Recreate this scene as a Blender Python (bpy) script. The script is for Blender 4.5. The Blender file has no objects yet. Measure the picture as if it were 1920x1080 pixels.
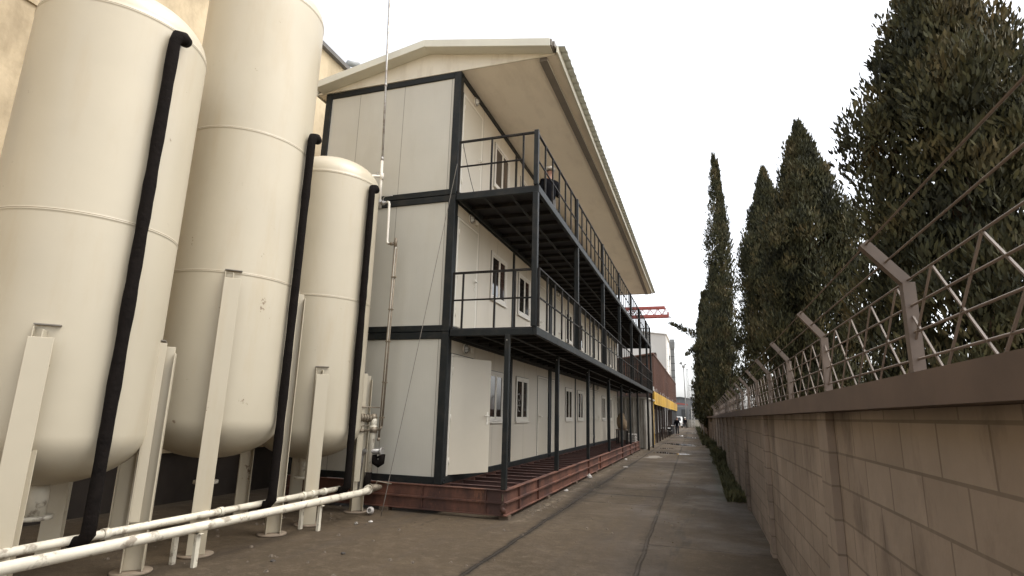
import bpy, bmesh, math, random
from mathutils import Vector, Matrix, noise
R = math.radians
random.seed(7)
scene = bpy.context.scene
COL = scene.collection

# ------------------------------------------------------------------ camera
cam_d = bpy.data.cameras.new("camera"); cam = bpy.data.objects.new("camera", cam_d); COL.objects.link(cam)
rgt = Vector((0.94996952, 0.31134974, 0.02488472)); upv = Vector((0.04476492, -0.21456548, 0.97568323)); fwd = Vector((-0.30911812, 0.92575537, 0.21776821))
M = Matrix((rgt, upv, -fwd)).transposed().to_4x4(); M.translation = Vector((4.27583, -9.25383, 1.22014))
cam.matrix_world = M
cam_d.sensor_width = 36; cam_d.lens = 1055.845/1920*36; cam_d.clip_start = .05; cam_d.clip_end = 3000
scene.camera = cam
# ------------------------------------------------------------------ world, sun, exposure
SUN_EL, SUN_ROT = 62, 84
w = bpy.data.worlds.new("World"); scene.world = w; w.use_nodes = True
nt = w.node_tree; nt.nodes.clear()
sky = nt.nodes.new('ShaderNodeTexSky'); sky.sky_type = 'NISHITA'; sky.sun_disc = False
sky.sun_elevation = R(SUN_EL); sky.sun_rotation = R(SUN_ROT); sky.air_density = 1.0; sky.dust_density = 3.0; sky.ozone_density = 1.0
hs = nt.nodes.new('ShaderNodeHueSaturation'); hs.inputs['Saturation'].default_value = .18; hs.inputs['Value'].default_value = 1.0
bg = nt.nodes.new('ShaderNodeBackground'); bg.inputs['Strength'].default_value = .15
wo = nt.nodes.new('ShaderNodeOutputWorld')
nt.links.new(sky.outputs[0], hs.inputs['Color']); nt.links.new(hs.outputs[0], bg.inputs[0]); nt.links.new(bg.outputs[0], wo.inputs[0])
sl = bpy.data.lights.new("sun", 'SUN'); sl.energy = .5; sl.angle = R(40); sl.color = (1, .95, .86)
so = bpy.data.objects.new("sun", sl); COL.objects.link(so)
# direction to the sun: sun_rotation is measured from +Y towards +X
az, el = R(SUN_ROT), R(SUN_EL)
so.rotation_euler = Vector((math.sin(az)*math.cos(el), math.cos(az)*math.cos(el), math.sin(el))).to_track_quat('Z', 'Y').to_euler()
vs = scene.view_settings; vs.view_transform = 'Standard'; vs.look = 'None'; vs.gamma = 1; vs.exposure = 1.46

# ------------------------------------------------------------------ materials
def N(nt, typ, **kw):
    n = nt.nodes.new(typ)
    for k, v in kw.items(): setattr(n, k, v)
    return n
def mat(name, col, rough=.6, metal=0, var=.12, scale=3.0, col2=None, amt2=.5, scale2=1.2, bump=.0, bscale=40, streak=None, spec=.5, coat=0, edge=(.5, .62), spots=None, blocks=False):
    m = bpy.data.materials.new(name); m.use_nodes = True; nt = m.node_tree
    b = nt.nodes['Principled BSDF']; L = nt.links.new
    geo = N(nt, 'ShaderNodeNewGeometry'); 
    n1 = N(nt, 'ShaderNodeTexNoise'); n1.inputs['Scale'].default_value = scale; n1.inputs['Detail'].default_value = 6; n1.inputs['Roughness'].default_value = .6
    L(geo.outputs['Position'], n1.inputs['Vector'])
    mr = N(nt, 'ShaderNodeMapRange'); mr.inputs['From Min'].default_value = .3; mr.inputs['From Max'].default_value = .7
    mr.inputs['To Min'].default_value = 1-var; mr.inputs['To Max'].default_value = 1+var; L(n1.outputs['Fac'], mr.inputs['Value'])
    mx = N(nt, 'ShaderNodeVectorMath', operation='SCALE'); mx.inputs[0].default_value = col; L(mr.outputs[0], mx.inputs['Scale'])
    out = mx.outputs[0]
    if col2:
        mp = N(nt, 'ShaderNodeMapping'); mp.inputs['Scale'].default_value = streak or (1, 1, 1)
        L(geo.outputs['Position'], mp.inputs['Vector'])
        n2 = N(nt, 'ShaderNodeTexNoise'); n2.inputs['Scale'].default_value = scale2; n2.inputs['Detail'].default_value = 8; n2.inputs['Roughness'].default_value = .65
        L(mp.outputs[0], n2.inputs['Vector'])
        r2 = N(nt, 'ShaderNodeMapRange'); r2.inputs['From Min'].default_value = edge[0]; r2.inputs['From Max'].default_value = edge[1]; r2.inputs['To Max'].default_value = amt2
        L(n2.outputs['Fac'], r2.inputs['Value'])
        mm = N(nt, 'ShaderNodeMix', data_type='RGBA'); L(r2.outputs[0], mm.inputs['Factor']); L(out, mm.inputs['A']); mm.inputs['B'].default_value = (*col2, 1)
        out = mm.outputs['Result']
    if spots:   # small rust chips: (colour, noise scale, threshold, amount)
        n4 = N(nt, 'ShaderNodeTexNoise'); n4.inputs['Scale'].default_value = spots[1]; n4.inputs['Detail'].default_value = 10; n4.inputs['Roughness'].default_value = .75
        mp4 = N(nt, 'ShaderNodeMapping'); mp4.inputs['Scale'].default_value = spots[4] if len(spots) > 4 else (1, 1, 1); L(geo.outputs['Position'], mp4.inputs[0]); L(mp4.outputs[0], n4.inputs['Vector'])
        r4 = N(nt, 'ShaderNodeMapRange'); r4.inputs['From Min'].default_value = spots[2]; r4.inputs['From Max'].default_value = spots[2]+.02; r4.inputs['To Max'].default_value = spots[3]; L(n4.outputs['Fac'], r4.inputs['Value'])
        m4 = N(nt, 'ShaderNodeMix', data_type='RGBA'); L(r4.outputs[0], m4.inputs['Factor']); L(out, m4.inputs['A']); m4.inputs['B'].default_value = (*spots[0], 1); out = m4.outputs['Result']
    if blocks:  # coursed blockwork joints, mapped on Y and Z
        sx_ = N(nt, 'ShaderNodeSeparateXYZ'); cb = N(nt, 'ShaderNodeCombineXYZ'); L(geo.outputs['Position'], sx_.inputs[0]); L(sx_.outputs[1], cb.inputs[0]); L(sx_.outputs[2], cb.inputs[1])
        bk = N(nt, 'ShaderNodeTexBrick'); L(cb.outputs[0], bk.inputs['Vector']); bk.inputs['Scale'].default_value = 1; bk.inputs['Brick Width'].default_value = .42; bk.inputs['Row Height'].default_value = .205; bk.inputs['Mortar Size'].default_value = .008; bk.inputs['Mortar Smooth'].default_value = .3
        bk.inputs['Color1'].default_value = (1, 1, 1, 1); bk.inputs['Color2'].default_value = (.78, .76, .74, 1); bk.inputs['Mortar'].default_value = (.45, .43, .40, 1)
        m5 = N(nt, 'ShaderNodeMix', data_type='RGBA', blend_type='MULTIPLY'); m5.inputs['Factor'].default_value = .8; L(out, m5.inputs['A']); L(bk.outputs['Color'], m5.inputs['B']); out = m5.outputs['Result']
    L(out, b.inputs['Base Color'])
    rr = N(nt, 'ShaderNodeMapRange'); rr.inputs['To Min'].default_value = max(.03, rough-.1); rr.inputs['To Max'].default_value = min(1, rough+.12); L(n1.outputs['Fac'], rr.inputs['Value']); L(rr.outputs[0], b.inputs['Roughness'])
    b.inputs['Metallic'].default_value = metal; b.inputs['Specular IOR Level'].default_value = spec; b.inputs['Coat Weight'].default_value = coat
    if bump:
        n3 = N(nt, 'ShaderNodeTexNoise'); n3.inputs['Scale'].default_value = bscale; n3.inputs['Detail'].default_value = 5; L(geo.outputs['Position'], n3.inputs['Vector'])
        bp = N(nt, 'ShaderNodeBump'); bp.inputs['Strength'].default_value = bump; bp.inputs['Distance'].default_value = .02; L(n3.outputs['Fac'], bp.inputs['Height']); L(bp.outputs[0], b.inputs['Normal'])
    return m

def panel_mat(name, col, axis, period, offset, micro=.025):
    """Sandwich panel: white sheet with fine ribs, a dark joint every `period` metres and faint grime."""
    m = mat(name, col, rough=.42, var=.035, scale=1.3, col2=(col[0]*.78, col[1]*.74, col[2]*.66), amt2=.35, scale2=1.6, streak=(1, 1, .25), edge=(.5, .75))
    nt = m.node_tree; L = nt.links.new; b = nt.nodes['Principled BSDF']
    geo = N(nt, 'ShaderNodeNewGeometry'); sx = N(nt, 'ShaderNodeSeparateXYZ'); L(geo.outputs['Position'], sx.inputs[0])
    src = sx.outputs[axis]
    a = N(nt, 'ShaderNodeMath', operation='SUBTRACT'); L(src, a.inputs[0]); a.inputs[1].default_value = offset
    d = N(nt, 'ShaderNodeMath', operation='PINGPONG'); L(a.outputs[0], d.inputs[0]); d.inputs[1].default_value = period/2
    j = N(nt, 'ShaderNodeMath', operation='LESS_THAN'); L(d.outputs[0], j.inputs[0]); j.inputs[1].default_value = .007
    old = b.inputs['Base Color'].links[0].from_socket
    mm = N(nt, 'ShaderNodeMix', data_type='RGBA'); jj = N(nt, 'ShaderNodeMath', operation='MULTIPLY'); L(j.outputs[0], jj.inputs[0]); jj.inputs[1].default_value = .75
    L(jj.outputs[0], mm.inputs['Factor']); L(old, mm.inputs['A']); mm.inputs['B'].default_value = (.18, .16, .13, 1); L(mm.outputs['Result'], b.inputs['Base Color'])
    pp = N(nt, 'ShaderNodeMath', operation='PINGPONG'); L(a.outputs[0], pp.inputs[0]); pp.inputs[1].default_value = micro
    bp = N(nt, 'ShaderNodeBump'); bp.inputs['Strength'].default_value = .25; bp.inputs['Distance'].default_value = .02; L(pp.outputs[0], bp.inputs['Height']); bp.inputs['Strength'].default_value = .9
    nz = N(nt, 'ShaderNodeTexNoise'); nz.inputs['Scale'].default_value = .9; L(geo.outputs['Position'], nz.inputs['Vector'])
    b2 = N(nt, 'ShaderNodeBump'); b2.inputs['Strength'].default_value = .3; b2.inputs['Distance'].default_value = .05; L(nz.outputs['Fac'], b2.inputs['Height']); L(bp.outputs[0], b2.inputs['Normal'])
    L(b2.outputs[0], b.inputs['Normal'])
    return m

MT = {}
MT['gable'] = panel_mat('white_sandwich_panel', (.50, .475, .405), 0, 1.07, -.21)
MT['facade'] = panel_mat('white_facade_panel', (.56, .50, .40), 1, 1.15, 1.38, .05)
MT['door'] = mat('door_paint', (.53, .475, .375), rough=.35, var=.03, scale=2, col2=(.5, .45, .36), amt2=.25, scale2=2.2, edge=(.55, .8))
MT['pvc'] = mat('white_pvc', (.70, .65, .55), rough=.3, var=.04, scale=8)
MT['film'] = mat('printed_film', (.66, .61, .53), rough=.35, var=.04, scale=9, col2=(.2, .2, .24), amt2=.75, scale2=26, streak=(1, 1, 1.6), edge=(.60, .62))
MT['seal'] = mat('rubber_seal', (.03, .027, .024), rough=.7)
MT['steel'] = mat('anthracite_steel', (.0105, .0125, .0125), rough=.5, spec=.25, var=.18, scale=5, col2=(.05, .042, .032), amt2=.3, scale2=3, bump=.15, bscale=30)
MT['steel_dark'] = mat('dark_steel', (.012, .010, .008), rough=.55, spec=.22, var=.2, scale=5, col2=(.05, .04, .03), amt2=.4, scale2=4)
MT['deck'] = mat('balcony_deck_sheet', (.014, .012, .012), rough=.7, var=.25, scale=3)
MT['roof'] = mat('roof_sheet_metal', (.52, .54, .49), rough=.5, metal=.2, var=.1, scale=3)
MT['trim'] = mat('cream_roof_trim', (.60, .58, .49), rough=.4, var=.04, scale=1.5, col2=(.5, .46, .38), amt2=.25, scale2=1.4, streak=(1, 1, .4))
MT['board'] = mat('gable_board', (.66, .61, .50), rough=.5, var=.05, scale=1.4, col2=(.50, .44, .34), amt2=.4, scale2=1.8, streak=(2, 2, .5))
MT['soffit'] = mat('soffit_board', (.86, .78, .65), rough=.5, var=.03, scale=.8, col2=(.55, .48, .38), amt2=.3, scale2=.7, streak=(1.6, .5, 1))
MT['gutter'] = mat('grey_brown_steel', (.17, .15, .125), rough=.5, var=.15, scale=4)
MT['rust'] = mat('red_oxide_primer', (.145, .060, .036), rough=.62, var=.38, scale=2.6, col2=(.038, .018, .015), amt2=.85, scale2=1.5, streak=(1, 1, .45), bump=.25, bscale=45, edge=(.44, .60), spots=((.23, .10, .05), 2.2, .60, .5, (1, 1, .4)))
MT['rust_joist'] = mat('red_oxide_joist', (.085, .040, .032), rough=.6, var=.3, scale=4, col2=(.04, .02, .018), amt2=.7, scale2=2)
MT['tank'] = mat('cream_tank_paint', (.47, .415, .31), rough=.38, var=.035, scale=1.1, col2=(.40, .30, .17), amt2=.38, scale2=2.4, streak=(1.4, 1.4, .22), edge=(.52, .78), bump=.12, bscale=3, spots=((.13, .07, .035), 2.6, .655, .8, (1.3, 1.3, 1)))
MT['tank2'] = mat('cream_pipe_paint', (.60, .55, .44), rough=.5, var=.12, scale=6, col2=(.16, .12, .08), amt2=.75, scale2=7, edge=(.54, .64))
MT['blackwrap'] = mat('black_foam_wrap', (.008, .006, .005), rough=.95, spec=.1, var=.3, scale=9, bump=.6, bscale=25)
MT['galv'] = mat('galvanised_pipe', (.36, .345, .32), rough=.4, metal=.55, var=.15, scale=9, col2=(.14, .10, .07), amt2=.6, scale2=8)
MT['valve'] = mat('old_brass', (.22, .18, .13), rough=.5, metal=.4, var=.25, scale=15)
MT['whitepipe'] = mat('white_pipe_paint', (.72, .67, .58), rough=.4, var=.06, scale=9)
MT['glass_tube'] = mat('sight_glass', (.30, .29, .27), rough=.12, var=.05, scale=9)
MT['skin'] = mat('skin', (.42, .23, .16), rough=.5, var=.06, scale=20)
MT['navy'] = mat('dark_work_jacket', (.006, .006, .008), rough=.95, spec=.1, var=.25, scale=20, bump=.3, bscale=30)
MT['trouser'] = mat('dark_trousers', (.020, .020, .026), rough=.9, var=.2, scale=20)
MT['greytrouser'] = mat('grey_trousers', (.17, .165, .16), rough=.9, var=.2, scale=20)
MT['hat'] = mat('white_hard_hat', (.75, .72, .64), rough=.3, var=.03)
MT['hair'] = mat('dark_hair', (.02, .016, .013), rough=.7, var=.2, scale=40)
MT['shoe'] = mat('black_boot', (.015, .013, .012), rough=.6)
MT['plaster'] = mat('stained_tan_plaster', (.50, .40, .26), rough=.85, var=.12, scale=1.2, col2=(.26, .20, .12), amt2=.8, scale2=.8, streak=(1, 1, .5), edge=(.45, .62), bump=.4, bscale=8)
MT['plaster_dark'] = mat('dark_coping', (.12, .11, .10), rough=.8, var=.2)
MT['darkbase'] = mat('dark_stained_plinth', (.045, .035, .028), rough=.9, var=.3, scale=2)
MT['oldpanel'] = mat('old_grey_cladding', (.36, .33, .28), rough=.6, var=.10, scale=1.5, col2=(.16, .13, .10), amt2=.6, scale2=2.4, streak=(1, 1, .3))
MT['brown'] = mat('rusty_brown_cladding', (.105, .046, .028), rough=.7, var=.2, scale=1.2, col2=(.09, .04, .028), amt2=.6, scale2=.8, streak=(1, 1, .4))
MT['darkbrown'] = mat('dark_brown_sheet', (.045, .028, .02), rough=.7, var=.2, scale=1)
MT['yellow'] = mat('yellow_fascia_paint', (.52, .31, .03), rough=.5, var=.08, scale=1.5, col2=(.35, .19, .04), amt2=.5, scale2=1.5, streak=(1, 1, .4))
MT['whitewall'] = mat('white_factory_cladding', (.60, .585, .55), rough=.6, var=.03, scale=.3, col2=(.45, .42, .37), amt2=.3, scale2=.25, streak=(1, 1, .3))
MT['farwhite'] = mat('far_white_paint', (.62, .60, .56), rough=.6)
MT['greyduct'] = mat('grey_duct_metal', (.19, .195, .19), rough=.55, metal=.2, var=.15, scale=1)
MT['grey'] = mat('grey_shed_cladding', (.13, .14, .15), rough=.7, var=.1, scale=.6)
MT['greydk'] = mat('dark_shed_door', (.05, .052, .055), rough=.7)
MT['red'] = mat('red_crane_paint', (.30, .07, .055), rough=.6, var=.12, scale=1)
MT['pink'] = mat('faded_red_girder', (.27, .07, .06), rough=.6, var=.1)
MT['mast'] = mat('mast_steel', (.20, .20, .20), rough=.5, metal=.3)
MT['cream_wall'] = mat('far_cream_wall', (.42, .39, .32), rough=.8, var=.12, scale=.5, col2=(.24, .21, .16), amt2=.6, scale2=.4)
MT['pwall'] = mat('perimeter_wall_plaster', (.30, .245, .20), rough=.85, var=.18, scale=1.2, col2=(.10, .075, .06), amt2=.8, scale2=.9, streak=(1, 1, .5), bump=.3, bscale=10, blocks=True, spots=((.05, .04, .03), 3, .66, .7))
MT['coping'] = mat('wall_coping', (.12, .085, .065), rough=.85, var=.2, scale=3)
MT['fence'] = mat('rusty_fence_wire', (.13, .10, .08), rough=.6, var=.2)
MT['wood'] = mat('weathered_wood', (.10, .07, .045), rough=.8, var=.25, scale=6, streak=(1, 1, 6))
MT['sack'] = mat('brown_sackcloth', (.15, .105, .06), rough=.95, var=.25, scale=9, bump=.6, bscale=18)
MT['plastic'] = mat('white_plastic', (.40, .37, .33), rough=.45, var=.06, scale=9)
MT['stone'] = mat('grey_stone', (.20, .18, .15), rough=.9, var=.3, scale=20)
MT['dirtstone'] = mat('dark_stone', (.05, .042, .035), rough=.9, var=.3, scale=20)
MT['trunk'] = mat('cypress_bark', (.10, .065, .045), rough=.95, var=.3, scale=8, bump=.6, bscale=20)
MT['carwhite'] = mat('white_van_paint', (.7, .7, .68), rough=.3, coat=.5, var=.03)
MT['carglass'] = mat('van_glass', (.02, .022, .025), rough=.08)
MT['lampglass'] = mat('lamp_glass', (.66, .66, .62), rough=.2)
MT['tyre'] = mat('tyre_rubber', (.02, .02, .02), rough=.9)

def glass_mat():
    m = mat('window_glass', (.018, .015, .013), rough=.12, var=.6, scale=1.3, col2=(.10, .055, .04), amt2=.5, scale2=1.6, streak=(1, 1, .6), spec=.8)
    b = m.node_tree.nodes['Principled BSDF']
    for l in list(b.inputs['Roughness'].links): m.node_tree.links.remove(l)
    b.inputs['Roughness'].default_value = .04
    return m
MT['glass'] = glass_mat()

def leaf_mat():
    m = bpy.data.materials.new('cypress_foliage'); m.use_nodes = True; nt = m.node_tree; L = nt.links.new; b = nt.nodes['Principled BSDF']
    geo = N(nt, 'ShaderNodeNewGeometry')
    n1 = N(nt, 'ShaderNodeTexNoise'); n1.inputs['Scale'].default_value = 1.7; n1.inputs['Detail'].default_value = 6; L(geo.outputs['Position'], n1.inputs['Vector'])
    cr = N(nt, 'ShaderNodeValToRGB'); e = cr.color_ramp.elements
    e[0].position = .34; e[0].color = (.020, .022, .012, 1); e[1].position = .70; e[1].color = (.095, .074, .034, 1)
    k = cr.color_ramp.elements.new(.52); k.color = (.046, .046, .020, 1)
    L(n1.outputs['Fac'], cr.inputs[0])
    ri = N(nt, 'ShaderNodeMapRange'); ri.inputs['To Min'].default_value = .6; ri.inputs['To Max'].default_value = 1.45; L(geo.outputs['Random Per Island'], ri.inputs['Value'])
    sc = N(nt, 'ShaderNodeVectorMath', operation='SCALE'); L(cr.outputs[0], sc.inputs[0]); L(ri.outputs[0], sc.inputs['Scale'])
    L(sc.outputs[0], b.inputs['Base Color']); b.inputs['Roughness'].default_value = .75; b.inputs['Specular IOR Level'].default_value = .25
    return m
MT['leaf'] = leaf_mat()
MT['grass'] = mat('verge_weeds', (.06, .062, .026), rough=.85, var=.4, scale=5, col2=(.12, .11, .04), amt2=.7, scale2=2)

GZ = -.46
def ground_mat():
    m = bpy.data.materials.new('concrete_yard'); m.use_nodes = True; nt = m.node_tree; L = nt.links.new; b = nt.nodes['Principled BSDF']
    geo = N(nt, 'ShaderNodeNewGeometry'); pos = geo.outputs['Position']
    def noise_(s, d=8, r=.6, strk=None):
        n = N(nt, 'ShaderNodeTexNoise'); n.inputs['Scale'].default_value = s; n.inputs['Detail'].default_value = d; n.inputs['Roughness'].default_value = r
        if strk:
            mp = N(nt, 'ShaderNodeMapping'); mp.inputs['Scale'].default_value = strk; L(pos, mp.inputs[0]); L(mp.outputs[0], n.inputs['Vector'])
        else: L(pos, n.inputs['Vector'])
        return n.outputs['Fac']
    def rng(s, a, b_, c=0, d=1):
        r = N(nt, 'ShaderNodeMapRange'); L(s, r.inputs['Value'])
        for k, v in zip(('From Min', 'From Max', 'To Min', 'To Max'), (a, b_, c, d)): r.inputs[k].default_value = v
        return r.outputs[0]
    def ma(op, a, b_=None, c=None):
        n = N(nt, 'ShaderNodeMath', operation=op)
        for i, v in enumerate((a, b_, c)):
            if v is None: continue
            if isinstance(v, (int, float)): n.inputs[i].default_value = v
            else: L(v, n.inputs[i])
        return n.outputs[0]
    def mix(f, A, B):
        n = N(nt, 'ShaderNodeMix', data_type='RGBA')
        if isinstance(f, (int, float)): n.inputs['Factor'].default_value = f
        else: L(f, n.inputs['Factor'])
        for k, v in (('A', A), ('B', B)):
            if isinstance(v, tuple): n.inputs[k].default_value = (*v, 1)
            else: L(v, n.inputs[k])
        return n.outputs['Result']
    sx = N(nt, 'ShaderNodeSeparateXYZ'); L(pos, sx.inputs[0]); X, Y = sx.outputs[0], sx.outputs[1]
    c = mix(rng(noise_(.35), .38, .64), (.054, .038, .021), (.088, .062, .036))
    c = mix(rng(noise_(1.6, 10, .7), .42, .66, 0, .7), c, (.058, .041, .025))
    c = mix(rng(noise_(7, 9, .8), .50, .66, 0, .65), c, (.125, .093, .062)); c = mix(rng(noise_(4.3, 9, .75), .54, .68, 0, .6), c, (.034, .024, .014))
    vo = N(nt, 'ShaderNodeTexVoronoi', feature='DISTANCE_TO_EDGE'); vo.inputs['Scale'].default_value = .42
    vn_ = N(nt, 'ShaderNodeTexNoise'); vn_.inputs['Scale'].default_value = 2.2; vn_.inputs['Detail'].default_value = 8; vn_.inputs['Roughness'].default_value = .7; L(pos, vn_.inputs['Vector'])
    va = N(nt, 'ShaderNodeVectorMath', operation='SCALE'); L(vn_.outputs['Color'], va.inputs[0]); va.inputs['Scale'].default_value = .55
    vb = N(nt, 'ShaderNodeVectorMath', operation='ADD'); L(pos, vb.inputs[0]); L(va.outputs[0], vb.inputs[1]); L(vb.outputs[0], vo.inputs['Vector'])
    crk = ma('MULTIPLY', rng(vo.outputs['Distance'], .002, .008, 1, 0), rng(noise_(.5, 5), .52, .60)); c = mix(ma('MULTIPLY', crk, .75), c, (.020, .014, .009))
    c = mix(rng(noise_(60, 4, .6), .56, .66, 0, .6), c, (.030, .022, .015)); c = mix(rng(noise_(95, 3, .6), .62, .70, 0, .5), c, (.17, .14, .10))
    # tyre wear running along the road, and damp dark tracks
    c = mix(ma('MULTIPLY', rng(noise_(1.4, 6, .6, (1.2, .12, 1)), .50, .66), .6), c, (.055, .042, .031))
    # pale dusty streak beside the steel base
    dd = ma('ABSOLUTE', ma('SUBTRACT', X, 1.42)); st = ma('MULTIPLY', rng(dd, .0, .16, 1, 0), rng(noise_(6, 9, .8), .50, .60, 0, .75))
    st = ma('MULTIPLY', st, ma('GREATER_THAN', Y, -.3)); c = mix(st, c, (.22, .18, .13))
    # expansion joints (longitudinal, slightly wandering, and cross joints)
    wob = ma('MULTIPLY', ma('SUBTRACT', noise_(.9, 5, .6), .5), .07)
    wob2 = ma('MULTIPLY', ma('SUBTRACT', noise_(11, 6, .75), .5), .07)
    wb = ma('ADD', wob, wob2)
    def joint(coord, wd): return rng(ma('ABSOLUTE', ma('ADD', coord, wb)), wd*.45, wd, 1, 0)
    xa = ma('SUBTRACT', X, 1.80)
    xa2 = ma('SUBTRACT', X, 1.05)
    near = ma('LESS_THAN', Y, 14)
    ja = ma('MAXIMUM', ma('MULTIPLY', joint(xa, .032), 1), 0)
    jb = joint(ma('SUBTRACT', X, ma('ADD', 3.48, ma('MULTIPLY', Y, -.014))), .03)
    def cross(y0, x0, x1, wd=.03):
        q = joint(ma('SUBTRACT', Y, y0), wd); q = ma('MULTIPLY', q, ma('GREATER_THAN', X, x0)); return ma('MULTIPLY', q, ma('LESS_THAN', X, x1))
    J = ma('MAXIMUM', ja, ma('MULTIPLY', jb, .75))
    for y0, x0, x1, wd in ((3.9, 1.95, 3.44, .085), (5.12, 1.9, 3.4, .04), (2.6, 1.9, 3.4, .03), (6.0, 1.0, 1.8, .10), (6.75, 2.6, 4.4, .05), (11.8, 1.0, 3.4, .08), (15.5, 1, 4.4, .03), (19.6, 1, 4.4, .035), (26, 1, 4.4, .04), (34, 1, 4.4, .05), (45, 1, 4.4, .06), (4.6, 3.4, 6, .02), (-.9, 3.4, 6, .02)):
        J = ma('MAXIMUM', J, cross(y0, x0, x1, wd))
    # crumbled dirt around the first joint
    hw = rng(ma('ABSOLUTE', ma('SUBTRACT', Y, 5.2)), .5, 5.5, .30, .09)
    halo = ma('MULTIPLY', rng(ma('DIVIDE', ma('ABSOLUTE', ma('ADD', xa, ma('MULTIPLY', wb, 2.0))), hw), .35, 1, 1, 0), rng(noise_(9, 8, .75), .38, .52, 0, .9))
    halo2 = ma('MULTIPLY', rng(ma('ABSOLUTE', ma('ADD', ma('SUBTRACT', X, 3.44), ma('MULTIPLY', wb, 2.0))), .02, .12, 1, 0), rng(noise_(6, 8, .7), .46, .60, 0, .7)); c = mix(halo2, c, (.028, .020, .012))
    c = mix(ma('MULTIPLY', halo, near), c, (.020, .014, .008))
    c = mix(ma('MULTIPLY', J, .75), c, (.026, .020, .014))
    lane = ma('MULTIPLY', ma('GREATER_THAN', ma('ADD', X, wb), 3.41), rng(noise_(.55, 6, .6), .30, .62, .55, .1)); c = mix(lane, c, (.040, .029, .018))
    scuff = ma('MULTIPLY', rng(noise_(2.6, 8, .75, (2.2, .35, 1)), .54, .62, 0, .6), rng(ma('ABSOLUTE', ma('SUBTRACT', X, 3.95)), .1, .5, 1, 0)); c = mix(scuff, c, (.022, .017, .012))
    # unseen land past wall and yard, paled to bounce light onto the soffit
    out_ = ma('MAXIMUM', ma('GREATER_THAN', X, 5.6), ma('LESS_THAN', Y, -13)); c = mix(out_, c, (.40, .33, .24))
    # soil verge on the right
    vx = rng(ma('ADD', X, ma('MULTIPLY', noise_(1.3), .5)), 4.72, 4.9); vx = ma('MULTIPLY', ma('MULTIPLY', vx, ma('GREATER_THAN', Y, 4)), ma('LESS_THAN', X, 5.6))
    c = mix(vx, c, (.048, .042, .024))
    L(c, b.inputs['Base Color'])
    wet = rng(noise_(.7, 6, .6), .46, .62, .88, .62); L(wet, b.inputs['Roughness']); b.inputs['Specular IOR Level'].default_value = .3
    h = ma('ADD', ma('MULTIPLY', noise_(22, 8, .7), .5), ma('MULTIPLY', J, -1.5)); h = ma('ADD', h, ma('MULTIPLY', noise_(2.2, 6), .8))
    bp = N(nt, 'ShaderNodeBump'); bp.inputs['Strength'].default_value = .9; bp.inputs['Distance'].default_value = .03; L(h, bp.inputs['Height']); L(bp.outputs[0], b.inputs['Normal'])
    return m
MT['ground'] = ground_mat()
def water_mat():
    m = bpy.data.materials.new('shallow_water'); m.use_nodes = True; b = m.node_tree.nodes['Principled BSDF']
    b.inputs['Base Color'].default_value = (.05, .04, .03, 1); b.inputs['Roughness'].default_value = .06; b.inputs['Specular IOR Level'].default_value = .9
    n = N(m.node_tree, 'ShaderNodeTexNoise'); n.inputs['Scale'].default_value = 5; bp = N(m.node_tree, 'ShaderNodeBump'); bp.inputs['Strength'].default_value = .15; bp.inputs['Distance'].default_value = .01
    m.node_tree.links.new(n.outputs['Fac'], bp.inputs['Height']); m.node_tree.links.new(bp.outputs[0], b.inputs['Normal'])
    return m
MT['water'] = water_mat()

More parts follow.
